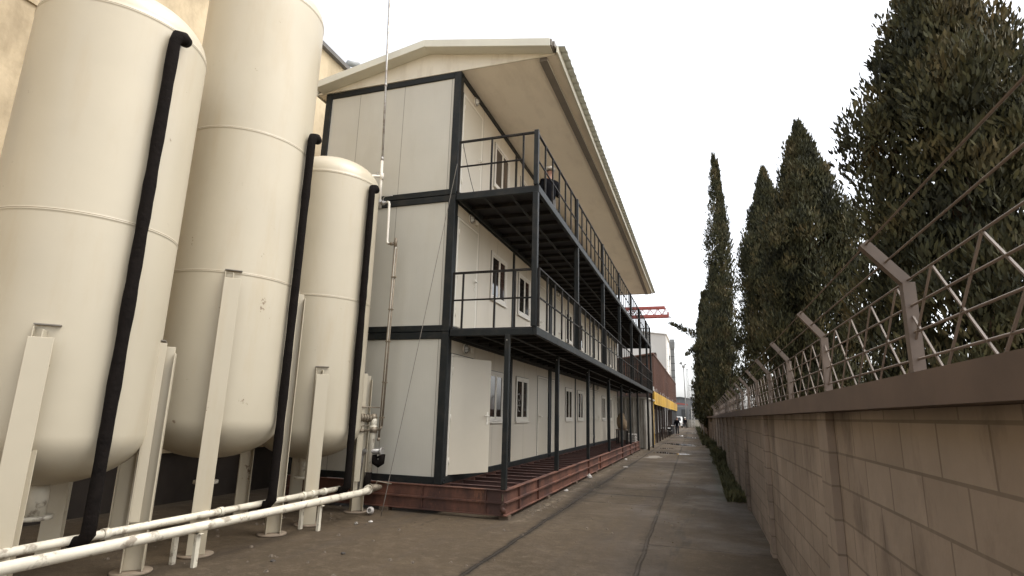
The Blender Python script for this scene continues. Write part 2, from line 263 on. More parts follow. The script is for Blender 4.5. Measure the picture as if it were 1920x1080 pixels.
# ------------------------------------------------------------------ mesh builder
def V(*a): return Vector(a[0] if len(a) == 1 else a)
class MB:
    def __init__(s): s.v = []; s.f = []; s.sm = []
    def add(s, vs, fs, smooth=False):
        o = len(s.v); s.v += [V(v) for v in vs]; s.f += [tuple(i+o for i in f) for f in fs]; s.sm += [smooth]*len(fs); return s
    def box(s, x0, y0, z0, x1, y1, z1):
        if x0 > x1: x0, x1 = x1, x0
        if y0 > y1: y0, y1 = y1, y0
        if z0 > z1: z0, z1 = z1, z0
        return s.add([(x0,y0,z0),(x1,y0,z0),(x1,y1,z0),(x0,y1,z0),(x0,y0,z1),(x1,y0,z1),(x1,y1,z1),(x0,y1,z1)],
              [(0,3,2,1),(4,5,6,7),(0,1,5,4),(1,2,6,5),(2,3,7,6),(3,0,4,7)])
    def bar(s, a, b, w, h, up=(0,0,1)):
        a, b = V(a), V(b); d = (b-a).normalized(); u = V(up)
        if abs(d.dot(u)) > .98: u = V(0, 1, 0)
        r = d.cross(u).normalized(); u = r.cross(d); q = []
        for p in (a, b):
            for i, j in ((-1,-1),(1,-1),(1,1),(-1,1)): q.append(p+r*w/2*i+u*h/2*j)
        return s.add(q, [(0,1,2,3),(7,6,5,4),(0,4,5,1),(1,5,6,2),(2,6,7,3),(3,7,4,0)])
    def tube(s, pts, r, n=10, cap=True):
        pts = [V(p) for p in pts]; rs = r if isinstance(r, (list, tuple)) else [r]*len(pts); rings = []; prev = None
        for i, p in enumerate(pts):
            d = ((pts[i+1]-p) if i == 0 else (p-pts[i-1]) if i == len(pts)-1 else (pts[i+1]-pts[i]).normalized()+(p-pts[i-1]).normalized()).normalized()
            if prev is None:
                u = V(0,0,1) if abs(d.z) < .9 else V(1,0,0); a = d.cross(u).normalized()
            else: a = (prev-d*prev.dot(d)).normalized()
            prev = a; bb = d.cross(a)
            rings.append([p+(a*math.cos(t)+bb*math.sin(t))*rs[i] for t in [2*math.pi*k/n for k in range(n)]])
        o = len(s.v); 
        for rg in rings: s.v += rg
        for i in range(len(rings)-1):
            for k in range(n):
                s.f.append((o+i*n+k, o+i*n+(k+1)%n, o+(i+1)*n+(k+1)%n, o+(i+1)*n+k)); s.sm.append(True)
        if cap:
            s.f.append(tuple(o+k for k in reversed(range(n)))); s.f.append(tuple(o+(len(rings)-1)*n+k for k in range(n))); s.sm += [False, False]
        return s
    def lathe(s, prof, c, n=48, ax=None):
        o = len(s.v); c = V(c); rot = (V(0,0,1).rotation_difference(V(ax)) if ax else None)
        for (r, z) in prof:
            for k in range(n):
                t = 2*math.pi*k/n; p = V(r*math.cos(t), r*math.sin(t), z); s.v.append(c+(rot @ p if rot else p))
        for i in range(len(prof)-1):
            for k in range(n): s.f.append((o+i*n+k, o+i*n+(k+1)%n, o+(i+1)*n+(k+1)%n, o+(i+1)*n+k)); s.sm.append(True)
        return s
    def prism(s, poly, axis, a, b):
        """poly of 2-D points in the plane across `axis`, from a to b."""
        def P(u, v, t): return {0: (t, u, v), 1: (u, t, v), 2: (u, v, t)}[axis]
        n = len(poly); q = [P(u, v, a) for u, v in poly]+[P(u, v, b) for u, v in poly]
        return s.add(q, [tuple(range(n)), tuple(range(2*n-1, n-1, -1))]+[(i, i+n, (i+1)%n+n, (i+1)%n) for i in range(n)])
    def ibeam(s, a, b, h=.2, w=.1, tf=.012, tw=.008):
        """I-beam, top face at the z of a/b."""
        a, b = V(a), V(b)
        z = V(0, 0, 1)
        s.bar(a-z*tf/2, b-z*tf/2, w, tf); s.bar(a-z*(h-tf/2), b-z*(h-tf/2), w, tf); s.bar(a-z*h/2, b-z*h/2, tw, h-2*tf); return s
    def build(s, name, m, parent=None, bevel=0, loc=None, smooth=None):
        me = bpy.data.meshes.new(name)
        lo = V(min(v.x for v in s.v), min(v.y for v in s.v), min(v.z for v in s.v)); hi = V(max(v.x for v in s.v), max(v.y for v in s.v), max(v.z for v in s.v))
        c = V(loc) if loc is not None else (lo+hi)/2
        if loc is None: c.z = lo.z
        me.from_pydata([v-c for v in s.v], [], s.f); me.polygons.foreach_set('use_smooth', s.sm if smooth is None else [smooth]*len(s.f))
        bm = bmesh.new(); bm.from_mesh(me); bmesh.ops.recalc_face_normals(bm, faces=bm.faces); bm.to_mesh(me); bm.free()
        me.materials.append(MT[m] if isinstance(m, str) else m); me.update()
        o = bpy.data.objects.new(name, me); COL.objects.link(o); place(o, c, parent)
        if bevel:
            bv = o.modifiers.new('bevel', 'BEVEL'); bv.width = bevel; bv.segments = 1; bv.limit_method = 'ANGLE'
        return o
WP = {}
def place(o, c, parent):
    WP[o.name] = V(c)
    if parent: o.parent = parent; o.location = V(c)-WP[parent.name]
    else: o.location = V(c)
def tag(o, label=None, cat=None, group=None, kind=None):
    for k, v in (('label', label), ('category', cat), ('group', group), ('kind', kind)):
        if v: o[k] = v
    return o
def thing(name, loc, label, cat, group=None):
    o = bpy.data.objects.new(name, None); o.empty_display_size = .3; COL.objects.link(o); place(o, loc, None); return tag(o, label, cat, group)
def copy_tree(o, parent=None):
    c = o.copy(); COL.objects.link(c); WP[c.name] = WP[o.name]
    if parent: c.parent = parent
    for ch in list(o.children): copy_tree(ch, c)
    return c

# ------------------------------------------------------------------ ground
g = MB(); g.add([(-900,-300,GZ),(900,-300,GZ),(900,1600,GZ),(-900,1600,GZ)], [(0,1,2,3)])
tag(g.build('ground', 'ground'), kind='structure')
def blob(cx, cy, rx, ry, z, seed, n=28):
    random.seed(seed); m = MB(); ph = [random.uniform(0, 6.28) for _ in range(5)]; pts = []
    for k in range(n):
        t = 2*math.pi*k/n; q = 1+.22*math.sin(2*t+ph[0])+.16*math.sin(3*t+ph[1])+.12*math.sin(5*t+ph[2])+.08*math.sin(9*t+ph[3])
        pts.append((cx+rx*q*math.cos(t), cy+ry*q*math.sin(t), z))
    m.add(pts, [tuple(range(n))]); return m
for i, (cx, cy, rx, ry) in enumerate([(3.0, 19.9, .75, .55), (2.5, 20.6, .35, .3), (2.9, 30.2, 1.0, 1.1), (3.6, 28.9, .5, .5), (2.5, 49, .5, 1.4), (3.3, 44.5, .5, 1.2), (2.4, 24.5, .45, .35), (3.2, 62, .8, 2)]):
    tag(blob(cx, cy, rx, ry, GZ+.004, 40+i).build('puddle', 'water'), kind='structure')
MT['dry'] = mat('pale_cement_spill', (.20, .175, .145), rough=.9, var=.2, scale=5, col2=(.11, .09, .07), amt2=.7, scale2=3)
tag(blob(2.25, 16.8, .36, .75, GZ+.004, 77).build('cement_spill', 'dry'), kind='structure')

# ------------------------------------------------------------------ the container block
H = 2.65; W = 3.21; LEN = 7.45; NC = 3; YE = LEN*NC
blk = thing('container_building', (-1.6, 11, 0), 'three-storey white prefabricated container block with dark steel frames, balconies and a low gabled roof', 'building')
def module(y0, z0, gable_front):
    f = MB(); pw = .15; y1 = y0+LEN-.02; x0 = -W
    z1 = z0+H-.004
    for (ya, yb) in ((y0, y0+pw), (y1-pw, y1)):
        for (xa, xb) in ((-pw, 0), (x0, x0+pw)): f.box(xa, ya, z0, xb, yb, z1)
    for za, zb in ((z0+.003, z0+.12), (z1-.13, z1-.003)):
        for (xa, xb) in ((-.10, -.006), (x0+.006, x0+.10)): f.box(xa, y0+pw, za, xb, y1-pw, zb)
        for (ya, yb) in ((y0+.006, y0+.10), (y1-.10, y1-.006)): f.box(x0+pw, ya, za, -pw, yb, zb)
    fr = f.build('container_frame', 'steel', blk, bevel=.008)
    # corner castings of the frame
    for zc in (z0+.06, z1-.07):
        for yc in ((y0+.075, y1-.075)):
            r = MB(); r.lathe([(.028, 0), (.045, 0), (.045, .012), (.028, .012), (.028, 0)], (0, yc, zc), 14, ax=(1, 0, 0)); r.build('corner_ring', 'steel', fr)
    d = MB(); ym = y0+LEN/2-.0; d.box(-.055, ym-.065, z0+.12, -.012, ym+.065, z1-.13); d.build('divider_post', 'steel', fr)
    # slabs closing the module top and bottom
    s = MB(); s.box(x0+.1, y0+.1, z0+.02, -.1, y1-.1, z0+.10); s.build('floor_slab', 'deck', blk)
    s = MB(); s.box(x0+.1, y0+.1, z1-.10, -.1, y1-.1, z1-.03); s.build('ceiling_slab', 'deck', blk)
    # walls
    wx0, wx1 = -.085, -.032
    wl = MB()
    doorhole = gable_front and z0 == 0
    if doorhole:
        wl.box(wx0, y0+pw, z0+.12, wx1, y0+.30, z1-.13); wl.box(wx0, y0+.30, z0+2.24, wx1, y0+1.24, z1-.13); wl.box(wx0, y0+1.24, z0+.12, wx1, y1-pw, z1-.13)
    else: wl.box(wx0, y0+pw, z0+.12, wx1, y1-pw, z1-.13)
    wl.build('facade_wall', 'facade', blk)
    wl = MB(); wl.box(x0+.03, y0+pw, z0+.12, x0+.08, y1-pw, z1-.13); wl.build('rear_wall', 'facade', blk)
    gw = MB(); gw.box(x0+pw, y0+.035, z0+.12, -pw, y0+.09, z1-.13); gw.build('end_wall', 'gable', blk)
    if y0 > 10: gw = MB(); gw.box(x0+pw, y1-.09, z0+.12, -pw, y1-.035, z1-.13); gw.build('end_wall', 'gable', blk)
def rot2(px, py, cx, cy, a): 
    c, s_ = math.cos(a), math.sin(a); return cx+(px-cx)*c-(py-cy)*s_, cy+(px-cx)*s_+(py-cy)*c
def door(y0, z0, w_=.99, hinge='near', openang=0):
    """white steel door in a white frame; the leaf, hinges and handle"""
    yA, yB = y0, y0+w_+.08; zb, zt = z0+.125, z0+2.27
    fr = MB(); t = .045
    fr.box(-.04, yA, zb, -.012, yA+t, zt); fr.box(-.04, yB-t, zb, -.012, yB, zt); fr.box(-.04, yA+t, zt-t, -.012, yB-t, zt)
    fo = fr.build('door_frame', 'pvc', blk, bevel=.003)
    sm = MB(); e = .014
    for (a, b_, c, d) in ((yA-e, yA, zb, zt+e), (yB, yB+e, zb, zt+e), (yA, yB, zt, zt+e)): sm.box(-.033, a, c, -.026, b_, d)
    sm.build('seal', 'seal', fo)
    l0, l1 = yA+t+.006, yB-t-.006; zt2 = zt-t-.008; zb2 = zb+.012
    if openang == 0:
        gp = MB()
        for (a, b_, c, d) in ((yA+t, l0, zb, zt-t), (l1, yB-t, zb, zt-t), (l0, l1, zt2, zt-t)): gp.box(-.033, a, c, -.028, b_, d)
        gp.build('gap', 'seal', fo)
    hy = l0 if hinge == 'near' else l1
    def T(mb):
        if openang:
            q = []
            for v in mb.v:
                x, y = rot2(v.x, v.y, -.012, hy, -openang); q.append(V(x, y, v.z))
            mb.v = q
        return mb
    lf = MB(); lf.box(-.05 if openang else -.031, l0, zb2, -.014, l1, zt2); leaf = T(lf).build('door', 'door', blk, bevel=.004)
    if openang: leaf['label'] = 'ground-floor door standing ajar'
    for zh in (zb+.25, zb+1.0, zt-.3):
        h = MB(); h.tube([(-.006, hy, zh-.06), (-.006, hy, zh+.06)], .011, 8); h.build('hinge', 'pvc', leaf)
    ky = l1-.07 if hinge == 'near' else l0+.07; s = -1 if hinge == 'near' else 1; kz = z0+1.17
    h = MB(); h.box(-.013, ky-.022, kz-.17, -.004, ky+.022, kz+.07); h.tube([(-.004, ky, kz), (.045, ky, kz), (.05, ky+s*.03, kz), (.05, ky+s*.13, kz-.004)], .011, 8)
    h.tube([(-.004, ky, kz-.1), (.006, ky, kz-.1)], .013, 8)
    T(h).build('handle', 'pvc', leaf)
def window(y0, z0, w_=1.05, film=True, panel='film'):
    zb, zt = z0+1.04, z0+2.12; y1 = y0+w_; t = .07
    fr = MB()
    fr.box(-.04, y0, zb, -.002, y0+t, zt); fr.box(-.04, y1-t, zb, -.002, y1, zt); fr.box(-.04, y0+t, zt-t, -.002, y1-t, zt)
    fr.box(-.04, y0+t, zb, -.002, y1-t, zb+t)
    fo = fr.build('window', 'pvc' if not film else panel, blk, bevel=.004)
    sl_ = MB(); sl_.box(-.02, y0-.02, zb-.035, .02, y1+.02, zb-.003); sl_.build('sill', 'pvc', fo, bevel=.003)
    hd = MB(); e = .013
    for (a, b_, c, d) in ((y0-e, y0, zb, zt+e), (y1, y1+e, zb, zt+e), (y0, y1, zt, zt+e)): hd.box(-.033, a, c, -.024, b_, d)
    hd.build('seal', 'seal', fo)
    sh = MB(); ym = (y0+y1)/2; ss = .035
    for (a, b_, xx) in ((y0+t+.002, ym+.02, -.018), (ym-.005+.03, y1-t-.002, -.010)):
        sh.box(-.04, a, zb+t, xx, a+ss, zt-t); sh.box(-.04, b_-ss, zb+t, xx, b_, zt-t); sh.box(-.04, a+ss, zt-t-ss, xx, b_-ss, zt-t); sh.box(-.04, a+ss, zb+t, xx, b_-ss, zb+t+ss)
    sh.build('sash', 'pvc', fo, bevel=.003)
    for (a, b_) in ((y0+t+.004+ss, ym-.02), (ym+.03+ss, y1-t-ss)):
        gl = MB(); gl.box(-.031, a-.004, zb+t+ss-.004, -.026, b_+.006, zt-t-ss+.004); gl.build('pane', 'glass', fo)
    return fo
for li in range(3):
    for ci in range(NC):
        y0 = ci*LEN; z0 = li*H; module(y0, z0, ci == 0)
        door(y0+.22, z0, openang=(R(27) if (li == 0 and ci == 0) else 0))
        wf = window(y0+2.12, z0)
        wf = window(y0+4.13, z0, film=not (li == 0))
        if li == 0 and ci == 0:
            sc = MB(); pts = []
            for k in range(60):
                t = k/59; pts.append((-.008, y0+4.33+.10*math.sin(t*19)+.05*t, z0+1.25+t*.5+.04*math.cos(t*23)))
            sc.tube(pts, .006, 5); sc.build('chalk_scribble', 'plastic', wf)
        door(y0+6.12, z0, hinge='far')
        # bulkhead lamp and junction box by the first door
        for ly in ((.83,) if ci == 0 else (.83, 6.6) if ci == 1 else (.83,)):
            lp = MB(); c = (-.032, y0+ly, z0+2.42); lp.lathe([(.0, .0), (.095, .0), (.10, .02), (.085, .035), (.0, .035)], c, 24, ax=(1, 0, 0)); lo = lp.build('bulkhead_lamp', 'pvc', blk)
            lg = MB(); lg.lathe([(.068, .03), (.06, .06), (.035, .08), (0, .085)], c, 20, ax=(1, 0, 0)); lg.build('lamp_glass', 'lampglass', lo)
            cg = MB(); cg.lathe([(.078, .03), (.078, .045), (.088, .045), (.088, .03)], c, 24, ax=(1, 0, 0))
            for k in range(3):
                a = R(60*k+15); dy, dz = math.cos(a), math.sin(a)
                cg.tube([(c[0]+.03, c[1]+dy*.082, c[2]+dz*.082), (c[0]+.092, c[1]+dy*.05, c[2]+dz*.05), (c[0]+.1, c[1], c[2]), (c[0]+.092, c[1]-dy*.05, c[2]-dz*.05), (c[0]+.03, c[1]-dy*.082, c[2]-dz*.082)], .004, 5)
            cg.build('lamp_cage', 'gutter', lo)
            if li < 2:
                jb = MB(); jb.box(-.031, y0+ly+.20, z0+2.37, .035, y0+ly+.33, z0+2.47); jb.build('junction_box', 'pvc', blk, bevel=.006)
# roof
RX, RZ = -.82, 8.60; ZS = 3*H
def roof_z(x): return RZ-.185*abs(x-RX)
rs = MB(); prof = []; y = -.06; pitch = .27
while y < YE+.12:
    prof += [(y, 0), (y+.15, 0), (y+.175, .04), (y+.245, .04), (y+.27, 0)]; y += pitch
for xa, xb in ((RX, 2.14), (RX, -3.50)):
    for k in range(len(prof)-1):
        (ya, za), (yb, zb) = prof[k], prof[k+1]
        if yb-ya < 1e-6: continue
        A = roof_z(xa)-.02; B = roof_z(xb)-.02
        rs.add([(xa, ya, A+za), (xb, ya, B+za), (xb, yb, B+zb), (xa, yb, A+zb), (xa, ya, A+za-.012), (xb, ya, B+za-.012), (xb, yb, B+zb-.012), (xa, yb, A+zb-.012)], [(0,1,2,3),(7,6,5,4),(1,5,6,2)])
rs.build('roof', 'roof', blk)
tr = MB(); y0t, y1t = -.28, -.012
top = [(-3.30, 8.115), (-.74, 8.61), (1.90, 8.105)]; th = .165
for (a, b_) in ((0, 1), (1, 2)):
    (xa, za), (xb, zb) = top[a], top[b_]
    tr.prism([(xa, za), (xb, zb), (xb, zb-th), (xa, za-th)], 1, y0t, y1t)
tr.build('gable_trim', 'trim', blk, bevel=.006)
bd = MB(); bd.prism([(-3.42, 7.962), (1.93, 7.93), (1.93, 7.99), (-.74, 8.47), (-3.42, 7.985)], 1, -.008, .03); bd.build('gable_board', 'board', blk)
bd = MB(); bd.prism([(-3.42, 7.962), (1.93, 7.93), (1.93, 7.99), (-.74, 8.47), (-3.42, 7.985)], 1, YE-.03, YE+.01); bd.build('gable_board', 'board', blk)
sf = MB(); y = .035; k = 0
while y < YE-.1:
    y2 = min(y+1.48, YE-.03); sf.box(.0, y, 7.958+.002*(k % 2), 1.975, y2-.006, 7.985); y = y2; k += 1
sf.build('soffit', 'soffit', blk)
sf = MB(); sf.box(-3.42, .035, 7.956, -3.215, YE-.03, 7.98); sf.box(-3.21, .035, 7.953, -.005, YE-.03, 7.958); sf.build('soffit', 'soffit', blk)
gt = MB(); nseg = 24
def bow(t): return 1.61+.11*math.sin(math.pi*min(1, t))
for k in range(nseg):
    a, b_ = k/nseg, (k+1)/nseg; xa, xb = bow(a), bow(b_); ya, yb = .06+a*(YE-.2), .06+b_*(YE-.2)
    gt.add([(xa, ya, 7.88), (xa+.15, ya, 7.88), (xa+.15, ya, 7.955), (xa, ya, 7.955), (xb, yb, 7.88), (xb+.15, yb, 7.88), (xb+.15, yb, 7.955), (xb, yb, 7.955)],
           [(0,1,5,4),(1,2,6,5),(3,0,4,7)]+([(0,3,2,1)] if k == 0 else [])+([(4,5,6,7)] if k == nseg-1 else []))
go = gt.build('eave_channel', 'gutter', blk)
gl = MB(); 
gl.tube([(bow(k/nseg)+.158, .06+k/nseg*(YE-.2), 7.888) for k in range(nseg+1)], .008, 6); gl.build('channel_lip', 'trim', go)
fs = MB(); fs.box(1.985, -.12, 7.885, 2.015, YE, 8.035); fs.build('eave_fascia', 'trim', blk, bevel=.004)
fs = MB(); fs.box(-3.46, -.02, 7.93, -3.43, YE, 8.10); fs.build('eave_fascia', 'trim', blk, bevel=.004)
ec = MB(); ec.box(1.902, -.27, 7.955, 1.93, -.03, 8.09); ec.box(1.93, -.2, 7.98, 1.97, -.05, 8.08); ec.build('trim_end', 'gutter', blk)

# balconies
UY = [0.0, 3.6, 7.45, 11.15, 14.9, 18.5, 22.2, 24.65]; BX = 1.6; BE = 24.7
for li, zt in ((1, 2.70), (2, 5.31)):
    hb = .145; x0 = .03
    dk = MB(); dk.box(x0, .0, zt-.028, BX+.04, BE, zt-.004); deck = dk.build('balcony_floor', 'deck', blk)
    eb = MB(); eb.box(x0, -.02, zt-hb, BX-.01, .05, zt-.03); eb.box(x0, BE-.06, zt-hb, BX-.01, BE, zt-.03); eb.box(BX-.01, -.02, zt-hb, BX+.06, BE, zt-.001); eb.box(x0, .05, zt-hb, x0+.05, BE-.06, zt-.03)
    eb.build('edge_beam', 'steel', deck, bevel=.006)
    y = .66
    while y < BE-.2:
        j = MB(); j.box(x0+.05, y-.025, zt-.11, BX-.01, y+.025, zt-.03); j.build('joist', 'steel_dark', deck); y += .62
    for xx in (.56, 1.08):
        j = MB(); j.box(xx-.025, .05, zt-.128, xx+.025, BE-.06, zt-.1105); j.build('bearer', 'steel', deck)
    rx = BX+.075 if li == 1 else BX
    zr = zt+1.05 if li == 1 else zt+1.08; zm = zt+.53 if li == 1 else zt+.55
    # long railing, one frame per bay
    for b_ in range(len(UY)-1):
        ya, yb = UY[b_]+.05, UY[b_+1]-.05
        if li == 1 and b_ == 0: ya = .0
        r = MB(); r.box(rx-.02, ya, zr-.03, rx+.02, yb, zr)
        for yy in (ya+.018, yb-.018): r.box(rx-.018, yy-.018, zt, rx+.018, yy+.018, zr-.03)
        r.box(rx-.014, ya+.036, zm-.025, rx+.014, yb-.036, zm)
        ro = r.build('railing', 'steel_dark', blk, bevel=.003)
        n = max(3, round((yb-ya)/.62))
        for k in range(1, n):
            yy = ya+(yb-ya)*k/n; q = MB(); q.box(rx-.0155, yy-.0155, zt, rx+.0155, yy+.0155, zr-.03); q.build('baluster', 'steel_dark', ro)
    # end railing on the near side
    r = MB(); ye = .01
    r.box(.03, ye-.02, zr-.045, BX-.04, ye+.02, zr-.005); r.box(.03, ye-.014, zm-.028, BX-.05 if li == 1 else 1.33, ye+.014, zm)
    r.box(.03, ye-.018, zt, .066, ye+.018, zr-.045)
    ro = r.build('railing', 'steel_dark', blk, bevel=.003)
    for xx in ((.24, .86, 1.24) if li == 1 else (.71, 1.34)):
        q = MB(); q.box(xx-.0155, ye-.0155, zt, xx+.0155, ye+.0155, zr-.045); q.build('baluster', 'steel_dark', ro)
    r = MB(); r.box(.03, BE-.02, zr-.04, BX-.04, BE+.02, zr); r.box(.03, BE-.014, zm-.028, BX-.04, BE+.014, zm)
    ro = r.build('railing', 'steel_dark', blk, bevel=.003)
    for k in range(12):
        xx = .06+k*.13; q = MB(); q.box(xx-.0155, BE-.0155, zt, xx+.0155, BE+.0155, zr-.04); q.build('baluster', 'steel_dark', ro)
for k, y in enumerate(UY):
    p = MB(); p.box(BX-.05, y-.05 if k else -.045, 2.70, BX+.05, y+.05, 5.165); po = p.build('upper_post', 'steel', blk, bevel=.006)
    p = MB(); p.box(BX-.042, y-.04, 5.312, BX+.042, y+.04, 6.40); p.build('rail_post', 'steel', blk, bevel=.005)
for y in [0.0, 3.58, 7.38, 11.4, 14.8, 17.9, 21.3]:
    p = MB(); p.box(1.105, y-.09 if y == 0 else y-.05, .002, 1.19, y if y == 0 else y+.05, 2.555); po = p.build('lower_post', 'steel', blk, bevel=.006)
    yy = -.095 if y == 0 else y-.055
    q = MB(); q.tube([(1.15, yy, 2.46), (1.15, yy-.008, 2.46)], .012, 8); q.build('bolt', 'galv', po)
for y in (21.8, 24.6):
    p = MB(); p.box(1.57, y-.05, GZ, 1.67, y+.05, 2.555); p.build('lower_post', 'steel_dark', blk, bevel=.006)

# ------------------------------------------------------------------ steel base under the block
base = thing('steel_base', (0, 11, GZ), 'rusty red-oxide base of two stacked I-beams with open joists under the container block', 'steel frame')
def edge(a, b_, nm='edge_beam'):
    for dz in (0, -.2):
        m = MB(); m.ibeam((a[0], a[1], -.002+dz), (b_[0], b_[1], -.002+dz), .198, .10); m.build(nm, 'rust', base)
edge((1.17, -.11), (1.17, 21.5)); edge((-3.2, -.06), (1.12, -.06)); edge((-3.2, 22.1), (1.12, 22.1)); edge((-.07, .0), (-.07, 22.0))
st = MB()
for x in (.86, -.3, -1.5, -2.6): st.box(x-.005, -.11, -.385, x+.005, -.066, -.216); st.box(x-.005, -.11, -.185, x+.005, -.066, -.016)
for y in (.66, 1.9, 7.2, 9.2, 14.6, 17.2, 19.5): st.box(1.176, y-.006, -.385, 1.217, y+.006, -.216); st.box(1.176, y-.006, -.185, 1.217, y+.006, -.016)
st.build('stiffener', 'rust', base)
pl = MB(); pl.box(1.121, -.118, -.36, 1.215, -.112, -.22); pl.lathe([(.0, 0), (.05, 0), (.05, .006), (0, .006)], (1.168, -.118, -.31), 16, ax=(0, -1, 0)); pl.build('end_plate', 'rust', base)
y = .42
while y < 21.4:
    j = MB(); j.ibeam((-.018, y, -.012), (1.115, y+.02, -.012), .12, .075, .008, .006); j.build('joist', 'rust_joist', base); y += .6
for (x, y) in [(1.17, .02), (1.17, 2.6), (1.17, 5.4), (1.17, 8.3), (1.17, 11.4), (1.17, 14.6), (1.17, 17.7), (1.17, 21.2), (-3.1, -.06), (-1.0, -.06), (-3.1, 22.1), (-.07, 7), (-.07, 14)]:
    q = MB(); q.box(x-.09, y-.08, GZ, x+.07, y+.08, -.4025); q.build('support_block', 'wood', base)

# ------------------------------------------------------------------ storage tanks
def tank(cx, cy, zb, zs, rad, label, legtop, pipe_top, pipe_ang=-7, seams=()):
    t = thing('storage_tank', (cx, cy, GZ), label, 'tank', 'cream storage tanks beside the container block')
    prof = []
    for k in range(13):
        a = math.pi/2*k/12; prof.append((rad*math.sin(a), zb-.50*math.cos(a)))
    def seam(z): return [(rad, z-.05), (rad, z-.03), (rad, z-.012), (rad+.004, z-.008), (rad+.004, z+.004), (rad, z+.008)]+([(rad, z+.03), (rad, z+.05)] if z != zs else [])
    for z in seams: prof += seam(z)
    prof += seam(zs)
    for k in range(1, 17):
        a = math.pi/2*k/16; prof.append((rad*math.cos(a)**.9 if k < 16 else 0.0, zs+.01+.50*math.sin(a)))
    m = MB(); m.lathe(prof, (cx, cy, 0), 96); sh = m.build('shell', 'tank', t)
    for z in list(seams)+[zs]: m = MB(); m.lathe([(rad+.001, z+.006), (rad+.0045, z+.009), (rad+.001, z+.012)], (cx, cy, 0), 96); m.build('weld_seam', 'seamrust', sh)
    nz = MB(); nz.tube([(cx, cy, zb-.4), (cx, cy, zb-.78)], .09, 14); nz.tube([(cx, cy, zb-.78), (cx, cy, zb-.82)], .15, 14); nz.build('outlet', 'tank2', t)
    for q in range(4):
        a = R(45+90*q); dx, dy = math.cos(a), math.sin(a); px, py = cx+dx*(rad+.06), cy+dy*(rad+.06); tx, ty = -dy, dx
        l = MB(); w_ = .13
        # channel leg: web tangential to the shell, two flanges pointing inwards, clipped top corner
        def slab(u0, u1, v0, v1, z0, z1, z1b=None):
            z1b = z1 if z1b is None else z1b
            P = lambda u, v, z: (px+tx*u+dx*v, py+ty*u+dy*v, z)
            l.add([P(u0,v0,z0), P(u1,v0,z0), P(u1,v1,z0), P(u0,v1,z0), P(u0,v0,z1), P(u1,v0,z1b), P(u1,v1,z1b), P(u0,v1,z1)], [(0,3,2,1),(4,5,6,7),(0,1,5,4),(1,2,6,5),(2,3,7,6),(3,0,4,7)])
        w_ = .19
        slab(-w_/2, w_/2, .08, .092, GZ+.025, legtop-.12)
        slab(-w_/2, w_/2, -.10, -.088, GZ+.025, legtop)
        slab(-.006, .006, -.088, .08, GZ+.025, legtop-.05)
        slab(-w_/2-.001, -w_/2+.009, -.088, .0, GZ+.5, legtop-.02)
        lg = l.build('leg', 'tank', t, bevel=.003)
        b_ = MB(); b_.lathe([(0, 0), (.19, 0), (.19, .02), (0, .02)], (px-dx*.01, py-dy*.01, GZ+.003), 28); b_.build('base_plate', 'rust_plate', lg)
        c_ = MB(); c_.add([(px+tx*u+dx*v, py+ty*u+dy*v, z) for z in (legtop, legtop+.012) for u, v in ((-.1, -.11), (.1, -.11), (.1, -.02), (-.1, -.02))], [(0,3,2,1),(4,5,6,7),(0,1,5,4),(1,2,6,5),(2,3,7,6),(3,0,4,7)]); c_.build('leg_cap', 'gutter', lg)
    # foam-wrapped riser on the road side
    a = math.atan2(cy-(-9.254), cx-4.276)+math.pi   # faces the yard entrance
    a = R(pipe_ang); ux, uy = math.cos(a), math.sin(a); r_ = rad+.085
    px, py = cx+ux*r_, cy+uy*r_
    m = MB(); rr = []; pts = []
    zz = pipe_top
    pts = [(px-.02, py+.16, zz+.015), (px, py+.09, zz+.01), (px, py+.025, zz-.01)]; rr = [.062, .078, .072]
    z = zz-.08; random.seed(int(cy*10)+50)
    while z > .12: pts.append((px, py, z)); rr.append(.056*random.uniform(.96, 1.12)); z -= .17
    pts.append((px, py, .06)); rr.append(.062); pts.append((px-.06, py, -.01)); rr.append(.058); pts.append((px-.2, py, -.02)); rr.append(.05)
    m.tube(pts, rr, 16); m.build('wrapped_riser', 'blackwrap', t)
    return t
MT['seamrust'] = mat('seam_rust', (.20, .14, .08), rough=.7, var=.3, scale=9, col2=(.12, .06, .03), amt2=.8, scale2=9)
MT['rust_plate'] = mat('dirty_foot_plate', (.22, .17, .12), rough=.8, var=.2, scale=9)
tank(-1.94, -1.13, .92, 5.14, .83, 'cream tank nearest the container end wall, its domed top showing below the upper storey', 1.86, 5.03, seams=(3.0,))
tank(-1.94, -3.12, 1.05, 7.2, .83, 'taller cream tank left of the shorter one, its dome above the frame', 2.92, 5.18, pipe_ang=15, seams=(2.9, 4.9))
tank(-1.94, -5.15, .92, 5.3, .83, 'cream tank farthest left in the row of tanks', 1.9, 5.2, seams=(3.0,))

# pipework at the first tank
Y0 = -.45
vp = thing('vent_riser', (-1.37, Y0, 4.9), 'tall thin pipe, white below and bare metal above, rising past the roof edge', 'pipe')
m = MB(); m.tube([(-1.365, Y0, 4.98), (-1.385, Y0, 5.98)], .027, 12); m.build('white_pipe', 'whitepipe', vp)
m = MB(); m.tube([(-1.385, Y0, 5.975), (-1.45, Y0, 7.75), (-1.56, Y0, 10.6)], .0205, 12); m.tube([(-1.4435, Y0, 7.56), (-1.446, Y0, 7.63)], .03, 12); m.tube([(-1.385, Y0, 5.95), (-1.387, Y0, 6.02)], .03, 12); m.build('metal_pipe', 'galv', vp)
m = MB(); m.tube([(-1.37, Y0, 5.62), (-1.55, Y0-.12, 5.60), (-1.62, Y0-.2, 5.58), (-1.66, Y0-.26, 5.50), (-1.67, Y0-.28, 5.35)], .026, 10)
m.tube([(-1.365, Y0, 5.55), (-1.365, Y0, 5.68)], .036, 12); m.build('branch_pipe', 'whitepipe', vp)
